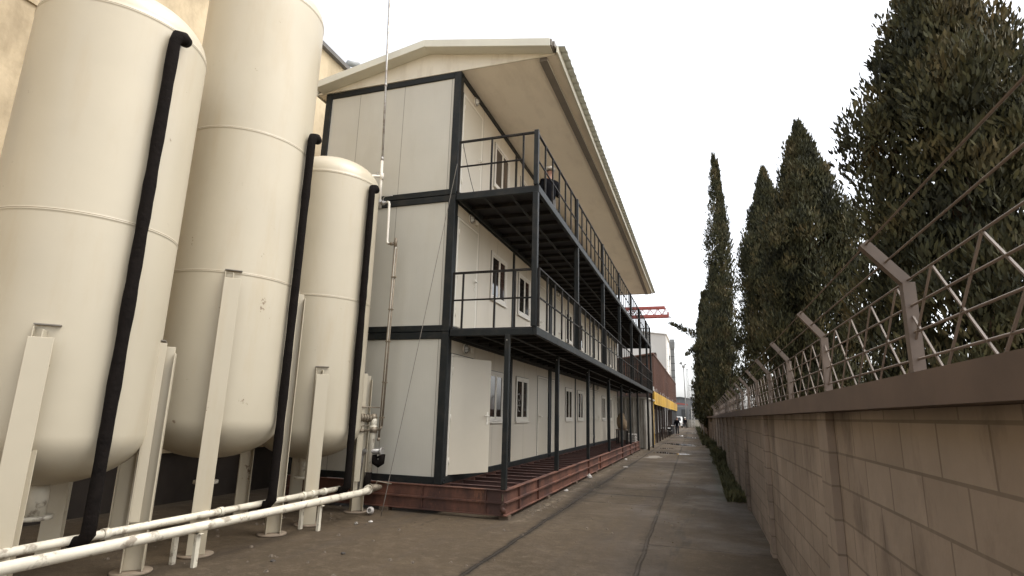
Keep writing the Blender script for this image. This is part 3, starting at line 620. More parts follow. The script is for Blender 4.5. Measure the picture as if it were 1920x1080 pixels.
m = MB(); m.tube([(-1.43, Y0-.05, 5.60), (-1.43, Y0-.05, 5.68)], .01, 6); m.bar((-1.46, Y0-.05, 5.68), (-1.40, Y0-.05, 5.68), .012, .008)
m.tube([(-1.36, Y0, 4.96), (-1.36, Y0, 5.14)], .036, 12); m.tube([(-1.50, Y0-.1, 5.04), (-1.36, Y0, 5.06), (-1.22, Y0, 5.075)], .030, 12); m.tube([(-1.33, Y0, 5.07), (-1.27, Y0, 5.07)], .045, 10)
m.tube([(-1.29, Y0, 5.07), (-1.29, Y0-.01, 5.16), (-1.24, Y0-.03, 5.185), (-1.08, Y0-.03, 5.185)], .009, 6); m.build('ball_valve', 'galv', vp)
gg = thing('level_gauge', (-1.0, Y0, .75), 'slim twin tubes of the tank level gauge with white feed pipe and valves', 'pipe gauge')
m = MB(); m.tube([(-1.20, Y0, 5.08), (-1.165, Y0, 5.07), (-1.155, Y0, 5.03), (-1.140, Y0, 4.33), (-1.135, Y0, 4.27), (-1.10, Y0, 4.245)], .024, 12); m.build('feed_pipe', 'whitepipe', gg)
m = MB(); m.tube([(-1.12, Y0, 4.245), (-.955, Y0, 4.235)], .017, 8); m.tube([(-1.06, Y0, 4.24), (-1.0, Y0, 4.24)], .033, 10); m.tube([(-.955, Y0, 4.18), (-.955, Y0, 4.34)], .028, 12); m.build('elbow_valve', 'valve', gg)
m = MB(); m.tube([(-.965, Y0, 4.2), (-1.01, Y0, .74)], .0165, 10); m.build('sight_tube', 'valve', gg)
m = MB(); m.tube([(-.925, Y0, 4.14), (-.965, Y0, .95)], .0165, 10); m.build('sight_tube', 'valve', gg)
m = MB(); m.tube([(-.945, Y0, 4.19), (-.987, Y0, .95)], .011, 8); m.build('glass_tube', 'whitepipe', gg)
m = MB()
for z in (3.6, 3.0, 2.42, 1.7, 1.1): 
    xm = -.94-(4.2-z)/3.4*.043; m.box(xm-.045, Y0-.022, z-.012, xm+.045, Y0+.022, z+.012)
m.lathe([(0, 0), (.025, .012), (.03, .04), (.018, .06), (0, .065)], (-1.01, Y0, .70), 14); m.build('clamp', 'valve', gg)
tv = thing('drain_pipework', (-1.15, -.5, GZ), 'thick cream and black pipe stand with brass valves at the foot of the first tank', 'pipe stand')
m = MB(); m.tube([(-1.12, Y0, 1.08), (-1.125, Y0, 1.0), (-1.165, Y0, .18)], [.05, .054, .054], 16); m.tube([(-1.13, Y0, .9), (-1.131, Y0, .96)], .066, 16); m.build('standpipe', 'tank2', tv)
m = MB(); m.tube([(-1.165, Y0, .19), (-1.185, Y0, -.16)], [.062, .066], 16); m.build('wrapped_pipe', 'blackwrap', tv)
m = MB(); m.tube([(-1.40, -.75, 1.10), (-1.16, Y0-.02, 1.08)], [.055, .05], 14)
for k in range(6):
    t = k/6; p = V(-1.36, -.70, 1.098).lerp(V(-1.16, Y0-.02, 1.08), t); q = V(-1.36, -.70, 1.098).lerp(V(-1.16, Y0-.02, 1.08), t+.09); m.tube([p, q], .078-.018*t, 14)
m.lathe([(0, -.07), (.05, -.05), (.065, 0), (.05, .05), (0, .07)], (-1.14, Y0, 1.1), 16)
m.tube([(-1.33, -.68, 1.14), (-1.33, -.68, 1.22), (-1.27, -.62, 1.27), (-1.05, -.42, 1.265)], .011, 8); m.build('ball_valve', 'valve', tv)
m = MB(); m.tube([(-1.40, -.70, .87), (-1.13, Y0, .88), (-1.0, Y0, .90), (-.965, Y0, .95)], .018, 10); m.tube([(-1.30, -.63, .87), (-1.24, -.57, .875)], .03, 10); m.tube([(-1.27, -.6, .90), (-1.27, -.6, .95), (-1.15, -.5, .975)], .006, 6); m.tube([(-1.12, Y0, .84), (-1.12, Y0, .94)], .066, 12); m.build('cock', 'valve', tv)
m = MB(); m.tube([(-1.335, -.47, -.16), (-1.315, -.47, .42), (-1.30, -.47, .50), (-1.25, -.46, .53), (-.98, -.43, .535)], .048, 12); m.tube([(-.96, -.43, .535), (-.93, -.43, .535)], .07, 14); m.build('bend_pipe', 'galv', tv)
m = MB(); m.tube([(-1.10, -.42, .47), (-1.07, -.42, .36), (-1.0, -.42, .325), (-.945, -.42, .36), (-.93, -.42, .49)], [.05, .058, .06, .058, .05], 14); m.tube([(-1.14, -.42, .40), (-.90, -.42, .47)], .02, 8); m.build('trap_bend', 'blackwrap', tv)
lp = thing('ground_pipe', (-1.05, -2.2, GZ), 'cream pipe running low along the foot of the tanks to a flanged valve', 'pipe')
m = MB(); m.tube([(-.93, -6.4, -.05), (-.93, -2.2, -.065), (-.93, -1.05, -.07), (-.96, -.8, -.07), (-1.03, -.60, -.06)], .052, 16); m.tube([(-1.0, -.69, -.065), (-1.015, -.65, -.063)], .075, 16); m.build('pipe', 'tank2', lp)
m = MB(); m.tube([(-1.20, -6.4, .0), (-1.20, -1.2, .0)], .04, 14)
for y in (-2.1, -1.9, -1.62, -3.6, -5): m.tube([(-1.20, y, .0), (-1.20, y+.06, .0)], .052, 12)
m.build('return_pipe', 'tank2', lp)
m = MB(); m.tube([(-1.03, -.58, -.06), (-.99, -.48, -.05), (-.95, -.36, -.05)], [.055, .06, .035], 14); m.tube([(-1.03, -.60, -.06), (-1.03, -.56, -.06)], .08, 16); m.tube([(-1.0, -.46, -.02), (-.98, -.44, .05), (-.80, -.28, .0)], .011, 6)
m.build('gate_valve', 'valve', lp)
for y in (-2.0, -4.1, -6.1): m = MB(); m.box(-1.25, y-.05, GZ, -1.21, y, -.12); m.box(-.95, y-.05, GZ, -.91, y, -.12); m.box(-1.25, y-.05, -.125, -.87, y, -.12); m.build('bracket', 'tank2', lp)
fl = MB(); fl.lathe([(.03, 0), (.06, 0), (.06, .04), (.045, .05), (.045, .10), (.03, .10), (.03, 0)], (-.97, -.60, GZ+.065), 18, ax=(.3, -1, .15)); fl.lathe([(.0, .03), (.03, .03), (.03, .05), (0, .05)], (-.97, -.60, GZ+.065), 12, ax=(.3, -1, .15))
tag(fl.build('pipe_flange', 'plastic'), 'loose pale pipe fitting lying on the ground before the steel base', 'pipe fitting')

# wires
def wire(name, a, b_, sag, r, m_, label, cat, n=24):
    a, b_ = V(a), V(b_); m = MB(); m.tube([a.lerp(b_, k/n)-V(0, 0, sag*4*(k/n)*(1-k/n)) for k in range(n+1)], r, 6); return tag(m.build(name, m_), label, cat)
wire('guy_wire', (.02, -.035, 5.9), (-.69, -.74, GZ+.01), .05, .0055, 'gutter', 'thin slack cable stretched from the upper balcony down to the ground', 'wire')
wire('loose_cable', (.10, .0, 6.38), (.34, .10, 5.32), .06, .006, 'seal', 'short dark cable dangling behind the top balcony end railing', 'cable')

# ------------------------------------------------------------------ old buildings behind the tanks
ob = thing('old_building', (-7, 6, GZ), 'tall old building with stained tan plaster, behind the tanks and the container block', 'building')
m = MB(); m.box(-11, -30, .4, -4.6, 3.3, 10.3); m.build('wall', 'plaster', ob)
m = MB(); m.box(-10.98, -29.98, GZ, -4.63, 3.28, .4); m.build('plinth', 'darkbase', ob)
m = MB(); m.box(-11.1, -30.1, 10.3, -4.48, 3.4, 10.42); m.build('coping', 'plaster_dark', ob)
m = MB(); m.tube([(-4.7, 2.45, 10.42), (-4.6, 2.5, 10.62), (-4.45, 2.75, 10.68)], [.07, .09, .09], 12); m.build('roof_vent', 'greyduct', ob)
m = MB(); m.box(-4.95, 2.75, 10.42, -4.6, 3.1, 10.66); m.build('chimney', 'plaster', ob)
m = MB(); m.box(-4.601, -30, 3.3, -4.57, 3.3, 3.42); m.box(-4.601, -30, 6.8, -4.57, 3.3, 6.92); m.build('string_course', 'plaster', ob)
for y in (-24, -18, -12, -7.4):
    for z in (4.2, 7.6):
        f = MB(); f.box(-4.6, y, z, -4.55, y+1.3, z+.07); f.box(-4.6, y, z+1.43, -4.55, y+1.3, z+1.5); f.box(-4.6, y, z+.07, -4.55, y+.07, z+1.43); f.box(-4.6, y+1.23, z+.07, -4.55, y+1.3, z+1.43); f.box(-4.6, y+.62, z+.07, -4.56, y+.68, z+1.43)
        fo = f.build('window', 'greyduct', ob); f = MB(); f.box(-4.598, y+.07, z+.07, -4.58, y+1.23, z+1.43); f.build('pane', 'glass', fo)
f = MB(); f.box(-6.5, 3.9, 7.9, -3.9, 9, 9.3); tag(f.build('roof_cabin', 'farwhite'), 'pale boxy roof structure just showing over the left eave of the container block', 'roof structure')

# shed of old grey panels beyond the block
sh = thing('panel_shed', (.2, 24.5, GZ), 'old shed of upright grey-cream panels under the far end of the balcony', 'shed')
m = MB(); pts = []; x = -2.9; k = 0
while x < 1.40:
    pts += [(x, 22.95), (x+.07, 22.95), (x+.09, 22.91), (x+.13, 22.91), (x+.15, 22.95)]; x += .22
for (xa, ya), (xb, yb) in zip(pts, pts[1:]): m.add([(xa, ya, GZ+.05), (xb, yb, GZ+.05), (xb, yb, 2.22), (xa, ya, 2.22)], [(0, 1, 2, 3)])
m.build('front_panel', 'oldpanel', sh)
m = MB(); pts = []; y = 22.95
while y < 27.6: pts += [(1.42, y), (1.42, y+.09), (1.45, y+.11), (1.45, y+.18), (1.42, y+.2)]; y += .3
for (xa, ya), (xb, yb) in zip(pts, pts[1:]): m.add([(xa, ya, GZ+.05), (xb, yb, GZ+.05), (xb, yb, 2.22), (xa, ya, 2.22)], [(0, 1, 2, 3)])
m.build('side_panel', 'oldpanel', sh)
m = MB(); m.prism([(-3, 2.25), (1.55, 2.20), (1.55, 2.28), (-3, 2.33)], 1, 22.8, 27.8); m.box(-2.9, 23.0, GZ, 1.40, 27.5, 2.19); m.build('roof', 'oldpanel', sh)
m = MB(); m.box(1.30, 22.86, GZ, 1.40, 22.94, 2.2); m.build('corner_post', 'oldpanel', sh)

# ------------------------------------------------------------------ rusty factory hall
fa = thing('rusty_hall', (-4, 46, GZ), 'long hall clad in rusty brown ribbed sheet with a yellow band above dark bays', 'building')
m = MB(); ys = 28.6; ye_ = 64; y = ys; pts = []
while y < ye_: pts += [(1.36, y), (1.36, y+.34), (1.46, y+.36), (1.46, y+.52), (1.36, y+.54)]; y += .6
for (xa, ya), (xb, yb) in zip(pts, pts[1:]): m.add([(xa, ya, 2.8), (xb, yb, 2.8), (xb, yb, 5.25), (xa, ya, 5.25)], [(0, 1, 2, 3)])
m.build('side_cladding', 'brown', fa)
m = MB(); m.prism([(-9, GZ), (1.36, GZ), (1.36, 2.7), (1.38, 2.75), (1.38, 5.2), (-9, 3.6)], 1, 28.7, 28.9); m.build('end_wall', 'darkbrown', fa)
m = MB(); x = -8.6
while x < 1.3: zt_ = 3.6+(x+9)*.155-.05; m.box(x, 28.66, 2.6, x+.08, 28.7, zt_); x += .75
m.box(-8.8, 28.62, 4.55, 1.3, 28.66, 4.63); m.box(-8.8, 28.62, 3.6, 1.3, 28.66, 3.68); m.build('end_rail', 'brown', fa)
m = MB(); m.prism([(-9, 3.66), (1.5, 5.25), (1.5, 5.33), (-9, 3.74)], 1, 28.4, 64); m.build('roof', 'brown', fa)
for (y, h) in ((33.5, .55), (46, .4), (55, .4)):
    m = MB(); m.box(.95, y, 5.2, 1.3, y+.9, 5.33+h); m.build('roof_vent', 'darkbrown', fa)
m = MB(); y = 28.3
m.box(1.46, 28.3, 2.04, 1.49, 64, 2.84)
while y < 64: m.box(1.49, y+.2, 2.1, 1.51, y+.24, 2.8); m.box(1.49, y+1.5, 2.1, 1.51, y+1.54, 2.8); y += 2.95
m.build('yellow_band', 'yellow', fa)
m = MB(); y = 28.6
while y < 63: m.box(1.40, y, 2.9, 1.45, y+.12, 3.15); m.box(1.40, y+.9, 2.86, 1.46, y+1.0, 3.05); y += 2.6
m.build('lamp_bracket', 'farwhite', fa)
m = MB(); m.box(-9, 28.9, GZ, -.1, 63.9, 2.9); m.build('inner_wall', 'darkbrown', fa)
m = MB(); m.box(-.1, 28.9, 2.75, 1.40, 63.9, 2.85); m.build('canopy_ceiling', 'darkbrown', fa)
y = 28.5; k = 0
while y < 64:
    m = MB(); m.box(1.30, y, GZ, 1.42, y+.12, 2.75); m.build('column', 'darkbrown' if k else 'yellow', fa); y += 2.95; k += 1
m = MB(); y = 32
while y < 52: m.box(.35, y, -.2, .40, y+.22, 1.9); y += 1.5
m.build('white_panel', 'farwhite', fa)
m = MB(); m.box(.9, 54, GZ, 1.36, 63.8, 2.0); m.build('store_wall', 'greydk', fa)

# white factory and its ladder
wf_ = thing('white_factory', (-9, 92, GZ), 'tall plain white factory block beyond the rusty hall', 'building')
m = MB(); m.prism([(-22, GZ), (-.28, GZ), (-.28, 13.4), (-4, 13.9), (-9, 14.6), (-22, 14.6)], 1, 78, 106); m.build('wall', 'whitewall', wf_)
m = MB(); m.prism([(-9, 14.61), (-4, 13.91), (-.1, 13.41), (-.1, 13.55), (-4, 14.06), (-9, 14.76)], 1, 77.8, 106); m.build('roof_edge', 'farwhite', wf_)
m = MB()
for x in (-.15, .22): m.box(x-.02, 77.6, 0, x+.02, 77.64, 14.2)
z = .5
while z < 14.1: m.box(-.13, 77.6, z, .2, 77.63, z+.03); z += .9
m.build('ladder', 'galv', wf_)
ch = thing('square_chimney', (.8, 73, GZ), 'grey square sheet-metal chimney with ringed joints beside the white factory', 'chimney')
cz = [(.25, GZ), (.27, 10.6), (.33, 10.9), (.36, 11.6), (.28, 12.0)]
m = MB()
for (ra, za), (rb, zb) in zip(cz, cz[1:]):
    m.add([(.82+sx*r, 73+sy*r, z) for r, z in ((ra, za), (rb, zb)) for sx, sy in ((-1,-1),(1,-1),(1,1),(-1,1))], [(0,1,5,4),(1,2,6,5),(2,3,7,6),(3,0,4,7),(4,5,6,7)])
m.build('stack', 'greyduct', ch)
m = MB(); z = 1
while z < 10.6: m.box(.54, 72.72, z, 1.1, 73.28, z+.05); z += .95
m.build('joint_ring', 'steel_dark', ch)
m = MB(); m.tube([(.5, 72.6, 0), (.42, 72.6, 9.3)], .05, 8); m.box(.35, 72.5, 9.1, .5, 72.7, 9.7); m.box(1.0, 72.9, 8.60, 2.0, 72.94, 8.64); m.build('side_duct', 'greyduct', ch)

# red crane girder
cr = thing('gantry_crane', (-8, 60, GZ), 'red lattice girder of a gantry crane reaching out above the balcony end', 'crane')
m = MB(); ya = 60
for y in (59.6, 60.4): m.box(-24, y-.08, 14.05, .70, y+.08, 14.3)
m.build('top_chord', 'red', cr)
m = MB()
for y in (59.6, 60.4): m.box(-24, y-.1, 12.98, 1.1, y+.1, 13.28)
m.box(1.0, 59.5, 13.2, 1.12, 60.5, 13.6); m.build('bottom_chord', 'red', cr)
m = MB(); x = -23.6
while x < .4:
    for y in (59.6, 60.4): m.bar((x, y, 13.28), (x+.46, y, 14.05), .07, .07); m.bar((x+.46, y, 14.05), (min(x+.92, 1.0), y, 13.28), .07, .07)
    x += .92
m.build('lattice', 'pink', cr)
m = MB(); m.box(-24, 59.4, GZ, -23.4, 60.6, 13); m.box(-8.5, 59.7, GZ, -8.1, 60.3, 13); m.build('crane_leg', 'red', cr)
m = MB(); m.tube([(1.15, 60, 13.1), (1.25, 60, 12.9), (1.4, 60, 12.95)], .06, 6); m.build('hook', 'steel_dark', cr)

# masts
ms = thing('light_mast', (1.62, 100, GZ), 'tall slender floodlight mast with lamps at its head, beyond the alley', 'mast')
m = MB(); m.tube([(1.75, 100, GZ), (1.55, 100, 10.6)], [.14, .08], 10); m.build('pole', 'mast', ms)
m = MB(); m.box(.9, 99.8, 10.9, 1.35, 100.2, 11.3); m.box(1.3, 99.7, 10.3, 1.8, 100.3, 10.7); m.box(1.7, 99.8, 10.75, 2.1, 100.2, 10.95); m.bar((1.1, 100, 11), (1.6, 100, 10.5), .07, .07); m.build('floodlight', 'mast', ms)
def lattice_mast(x, y, h, w0, w1, label):
    t = thing('lattice_mast', (x, y, GZ), label, 'mast', 'lattice masts beyond the alley'); m = MB(); n = int(h/.8)
    for sx in (-1, 1):
        for sy in (-1, 1): m.bar((x+sx*w0, y+sy*w0, GZ), (x+sx*w1, y+sy*w1, h), .05, .05)
    for k in range(n):
        z = GZ+(h-GZ)*k/n; z2 = GZ+(h-GZ)*(k+1)/n; a = w0+(w1-w0)*k/n; b_ = w0+(w1-w0)*(k+1)/n
        m.bar((x-a, y-a, z), (x+b_, y-b_, z2), .03, .03); m.bar((x+a, y-a, z), (x-b_, y-b_, z2), .03, .03); m.bar((x-b_, y-b_, z2), (x+b_, y-b_, z2), .035, .035); m.bar((x+a, y-a, z), (x+b_, y+b_, z2), .03, .03)
    m.build('lattice', 'mast', t); m = MB(); m.box(x-w1-.05, y-.2, h, x+w1+.05, y+.2, h+.1); m.build('head_frame', 'mast', t)
lattice_mast(2.1, 104, 10.2, .18, .14, 'taller thin lattice mast right beside the floodlight mast')
lattice_mast(2.45, 108, 7.5, .6, .16, 'shorter lattice mast tapering upward, right of the floodlight mast')

# far shed, gantry, wall, van
gs = thing('grey_shed', (0, 120, GZ), 'low dark grey shed closing off the far end of the alley', 'building')
m = MB(); m.prism([(-7, GZ), (3.6, GZ), (3.6, 4.9), (.2, 5.4), (-7, 4.8)], 1, 116, 130); m.build('wall', 'grey', gs)
m = MB(); m.box(.4, 115.93, GZ, 1.5, 116.0, 3.0); m.build('door', 'greydk', gs)
m = MB(); m.box(1.9, 115.93, GZ, 3.4, 116.0, 3.0); m.build('door', 'greydk', gs)
m = MB(); m.prism([(-7.2, 4.8), (.2, 5.4), (3.8, 4.9), (3.8, 5.05), (.2, 5.56), (-7.2, 4.95)], 1, 115.7, 130); m.build('roof', 'grey', gs)
pb = thing('pipe_bridge', (1, 104, GZ), 'overhead pipe bridge on lattice legs crossing the end of the alley', 'bridge')
m = MB(); m.box(-3, 104.2, 3.25, 3.5, 105.4, 3.5); m.build('deck', 'mast', pb)
m = MB(); m.bar((-3.0, 104.4, 4.15), (2.0, 104.4, 3.7), .5, .28); m.build('red_beam', 'pink', pb)
for x in (2.5, -2.6):
    m = MB()
    for dx in (0, .55):
        for yy in (104.3, 105.2): m.box(x+dx, yy, GZ, x+dx+.09, yy+.09, 3.25)
    z = 0
    while z < 3: m.bar((x, 104.34, z), (x+.6, 104.34, z+.6), .05, .05); m.box(x, 104.3, z, x+.6, 104.36, z+.05); z += .6
    m.build('lattice_leg', 'farwhite', pb)
m = MB()
for x in (.4, 1.5): m.box(x, 104.3, 3.5, x+.06, 104.36, 4.4)
m.build('handrail_post', 'mast', pb)
fw = MB(); fw.box(1.0, 111, GZ, 4.6, 111.3, .85); fw.box(.9, 110.95, .85, 4.7, 111.35, .95)
tag(fw.build('end_wall', 'cream_wall'), 'low cream wall across the far end of the alley behind the walkers', 'wall')
vn = thing('parked_van', (.9, 98, GZ), 'small white van parked at the far end of the alley behind the two walkers', 'van')
m = MB(); m.prism([(97, GZ+.3), (101.2, GZ+.3), (101.2, GZ+1.75), (100.9, GZ+1.9), (98.3, GZ+1.9), (97.7, GZ+1.15), (97.05, GZ+1.0)], 0, .05, 1.75); m.build('body', 'carwhite', vn, bevel=.06)
m = MB(); m.add([(.2, 97.74, GZ+1.18), (1.6, 97.74, GZ+1.18), (1.5, 98.22, GZ+1.80), (.3, 98.22, GZ+1.80)], [(0, 1, 2, 3)]); m.v = [v+V(0, -.03, .02) for v in m.v]; m.build('windscreen', 'carglass', vn)
for yy in (97.75, 100.4):
    for xx in (.02, 1.6): 
        m = MB(); m.tube([(xx, yy, GZ+.31), (xx+.18, yy, GZ+.31)], .31, 18); wo_ = m.build('wheel', 'tyre', vn); m = MB(); m.tube([(xx-.01, yy, GZ+.31), (xx+.19, yy, GZ+.31)], .17, 14); m.build('rim', 'galv', wo_)
vn.location.x -= .75
for xx in (.15, 1.4): m = MB(); m.box(xx, 96.97, GZ+.72, xx+.26, 97.1, GZ+.9); m.build('headlight', 'lampglass', vn)

# ------------------------------------------------------------------ perimeter wall, fence, lamps on the right
def wx(y): return 5.1 if y < 24 else 5.1-(y-24)*.0145
pw_ = thing('perimeter_wall', (5.2, 40, GZ), 'long stained plaster boundary wall with dark coping on the right of the alley', 'wall')
m = MB(); m2 = MB(); ys_ = [-14, 24, 110]
for a, b_ in zip(ys_, ys_[1:]):
    for mb, o0, o1, z0, z1 in ((m, 0, .22, GZ, 1.28), (m2, -.10, .32, 1.282, 1.40)):
        xa, xb = wx(a), wx(b_); mb.add([(xa+o0, a, z0), (xa+o1, a, z0), (xb+o1, b_, z0), (xb+o0, b_, z0), (xa+o0, a, z1), (xa+o1, a, z1), (xb+o1, b_, z1), (xb+o0, b_, z1)], [(0,3,2,1),(4,5,6,7),(0,1,5,4),(1,2,6,5),(2,3,7,6),(3,0,4,7)])
m.build('wall', 'pwall', pw_); m2.build('coping', 'coping', pw_)
y = -13
while y < 108:
    p = MB(); x = wx(y); p.box(x-.05, y, GZ, x-.002, y+.3, 1.28); p.build('pier', 'pwall', pw_); y += 4.0 if y < 60 else 8
fc = thing('wall_fence', (5.2, 40, 1.4), 'rusty wire fence with leaning struts standing on the boundary wall', 'fence')
y = -12; k = 0
while y < 108:
    x = wx(y)+.1; p = MB(); p.bar((x, y, 1.4), (x, y, 1.85), .05, .05); p.bar((x, y, 1.85), (x-.16, y, 2.05), .045, .045); p.build('fence_post', 'fence', fc); y += 1.9 if y < 50 else 4; k += 1
m = MB()
for dz, dx in ((1.5, .1), (1.62, .1), (1.74, .1), (1.86, .1), (1.95, .02), (2.04, -.05)):
    for a, b_ in zip(ys_, ys_[1:]): m.tube([(wx(a)+dx, a+.01, dz), (wx(b_)+dx, b_-.01, dz)], .006, 4)
m.build('wire', 'fence', fc)
m = MB(); y = -12
while y < 60:
    x = wx(y)+.1; m.bar((x, y, 1.42), (x, y+.45, 1.86), .008, .008); m.bar((x, y+.45, 1.42), (x, y, 1.86), .008, .008); y += .45 if y < 30 else .9
m.build('mesh', 'fence', fc)
for (x, y, h, lb) in ((4.42, 46, 3.55, 'nearest and tallest of the three pale street lamps along the boundary wall'), (4.22, 66, 3.05, 'middle street lamp of the three along the boundary wall'), (4.05, 84, 3.0, 'farthest street lamp of the three along the boundary wall')):
    t = thing('street_lamp', (x, y, GZ), lb, 'street lamp', 'street lamps along the boundary wall')
    m = MB(); m.tube([(x, y, GZ), (x, y, h)], [.05, .035], 10); m.build('pole', 'farwhite', t)
    m = MB(); m.tube([(x, y, h-.05), (x-.1, y, h+.06), (x-.25, y, h+.08)], .025, 8); m.build('arm', 'farwhite', t)
    m = MB(); m.lathe([(0, .09), (.10, .06), (.16, 0), (.10, -.04), (0, -.05)], (x-.28, y, h+.07), 16); m.build('lamp_head', 'lampglass', t)

# ------------------------------------------------------------------ cypress trees
def clump(m, c, rx, rz_, n, size, rnd):
    for _ in range(n):
        while True:
            p = V(rnd.uniform(-1, 1), rnd.uniform(-1, 1), rnd.uniform(-1, 1))
            if .25 < p.length < 1: break
        o = V(c)+V(p.x*rx, p.y*rx, p.z*rz_)
        out = V(p.x*.8, p.y*.8, 1.3+.5*p.z)+V(rnd.uniform(-.5, .5), rnd.uniform(-.5, .5), rnd.uniform(-.3, .3)); out.normalize()
        side = out.cross(V(rnd.uniform(-1, 1), rnd.uniform(-1, 1), rnd.uniform(-.4, .4))).normalized()
        s_ = size*rnd.uniform(.6, 1.4); a = o-out*s_*.6; b_ = o+out*s_; w_ = s_*.24
        i = len(m.v); m.v += [a-side*w_*.5, a+side*w_*.5, o+side*w_+out*s_*.15, b_, o-side*w_+out*s_*.15]; m.f.append((i, i+1, i+2, i+3, i+4)); m.sm.append(False)
def crown_mb(h, rad, seed, base=1.0, branches=(), dens=1.0, size=.11):
    rnd = random.Random(seed); m = MB(); z = base
    lean = rnd.uniform(-.02, .02)
    def rprof(t): return rad*(min(1, (t/.10)**.6) if t < .10 else 1)*(1-max(0, (t-.45)/.55)**1.7)**.9*(1+.10*math.sin(t*17+seed)+.06*math.sin(t*41+seed*2))
    n = int(h*rad*22*dens)
    for k in range(n):
        t = rnd.random()**.9; zz = base+t*(h-base); r_ = max(.06, rprof(t)); a = rnd.uniform(0, 6.283); rr = r_*rnd.uniform(.62, 1.0)
        cr_ = rnd.uniform(.16, .34)*min(1, .4+r_/rad); clump(m, (math.cos(a)*max(0, rr-cr_*.5)+lean*zz, math.sin(a)*max(0, rr-cr_*.5), zz), cr_, cr_*rnd.uniform(1.3, 2.2), int(34*(.11/size)**1.25*dens) if size < .12 else int(34*dens), size, rnd)
    for k in range(int(h*14)):   # inner foliage
        t = k/(h*14); zz = base+t*(h-base)*.97; r_ = rprof(t)*.55; a = rnd.uniform(0, 6.283); clump(m, (math.cos(a)*r_*.5, math.sin(a)*r_*.5, zz), max(.08, r_*.8), .35, 26, size*1.9, rnd)
    for (z0, a, L_, dz) in branches:   # stray boughs
        dx, dy = math.cos(a), math.sin(a)
        nst = int(L_/.07)
        for k in range(nst):
            t = k/nst; r_ = rad*.45+L_*t*1.12; cc = (.30*(1-t)+.13)*rnd.uniform(.6, 1.2)
            clump(m, (dx*r_+rnd.uniform(-.05, .05), dy*r_+rnd.uniform(-.1, .1), z0+dz*t+rnd.uniform(-.22, .2)*(1.1-t)), cc, cc*.9, 26, size*.85, rnd)
    return m
def cypress(x, y, h, rad, seed, label, branches=(), dens=1.0, size=.11, proto=None):
    t = thing('cypress_tree', (x, y, GZ), label, 'tree', 'cypress trees along the boundary wall')
    if proto:
        sc = proto[2]
        for ch_ in proto[0].children:
            c = ch_.copy(); COL.objects.link(c); WP[c.name] = V(0, 0, 0); c.parent = t; c.scale = (sc, sc, proto[3]); c.rotation_euler = (0, 0, proto[1]); c.location = ch_.location
        return t
    cm = crown_mb(h, rad, seed, branches=branches, dens=dens, size=size); cm.v = [v+V(x, y, GZ) for v in cm.v]
    c = cm.build('crown', 'leaf', t, loc=(x, y, GZ))
    tk = MB(); tk.tube([(x, y, GZ-.05), (x+.02, y, GZ+1.2), (x, y+.03, GZ+h*.5), (x, y, GZ+h*.93)], [.17, .13, .08, .015], 10); 
    for k in range(6):
        a = k*1.1; z = 1.0+k*.8; tk.tube([(x, y, z), (x+math.cos(a)*rad*.35, y+math.sin(a)*rad*.35, z+.5), (x+math.cos(a)*rad*.5, y+math.sin(a)*rad*.5, z+1.1)], [.045, .03, .01], 6)
    tk.build('trunk', 'trunk', t, loc=(x, y, GZ)); return t
cy1 = cypress(5.75, 22.5, 16.4, .92, 3, 'tall cypress whose feathery tip stands highest at the photo edge', dens=1.15, size=.08)
cy2 = cypress(5.55, 33, 12.6, 1.25, 11, 'broad cypress directly beyond the one with the high feathery tip', dens=.9, size=.13)
cy3 = cypress(4.85, 43, 12.8, 1.25, 23, 'dense cypress with a long bough reaching left towards the red crane girder', branches=((8.9, math.pi*1.0, 2.1, 1.15), (8.1, math.pi, .95, -1.0)), dens=.9, size=.15)
cy4 = cypress(4.85, 58, 12.0, 1.5, 5, 'fourth cypress along the wall, beyond the one with the long bough', proto=(cy2, 1.7, 1.15, .95))
cy5 = cypress(4.75, 76, 12, 1.5, 6, 'farthest cypress along the wall, lowest in the photo', proto=(cy3, 3.0, 1.1, .8))
cy7 = cypress(7.0, 5.5, 9.0, 1.25, 41, 'shorter cypress behind the fence in the near right of the scene', dens=2.3, size=.064)
cy6 = cypress(7.0, 13.5, 11.5, 1.2, 31, 'cypress on the near side of the one with the highest tip', proto=(cy7, 4.1, 1.05, 1.25))
cy8 = cypress(7.2, -2.0, 7.6, 1.2, 51, 'shortest and nearest cypress behind the boundary wall fence', proto=(cy7, 5.0, .95, .84))
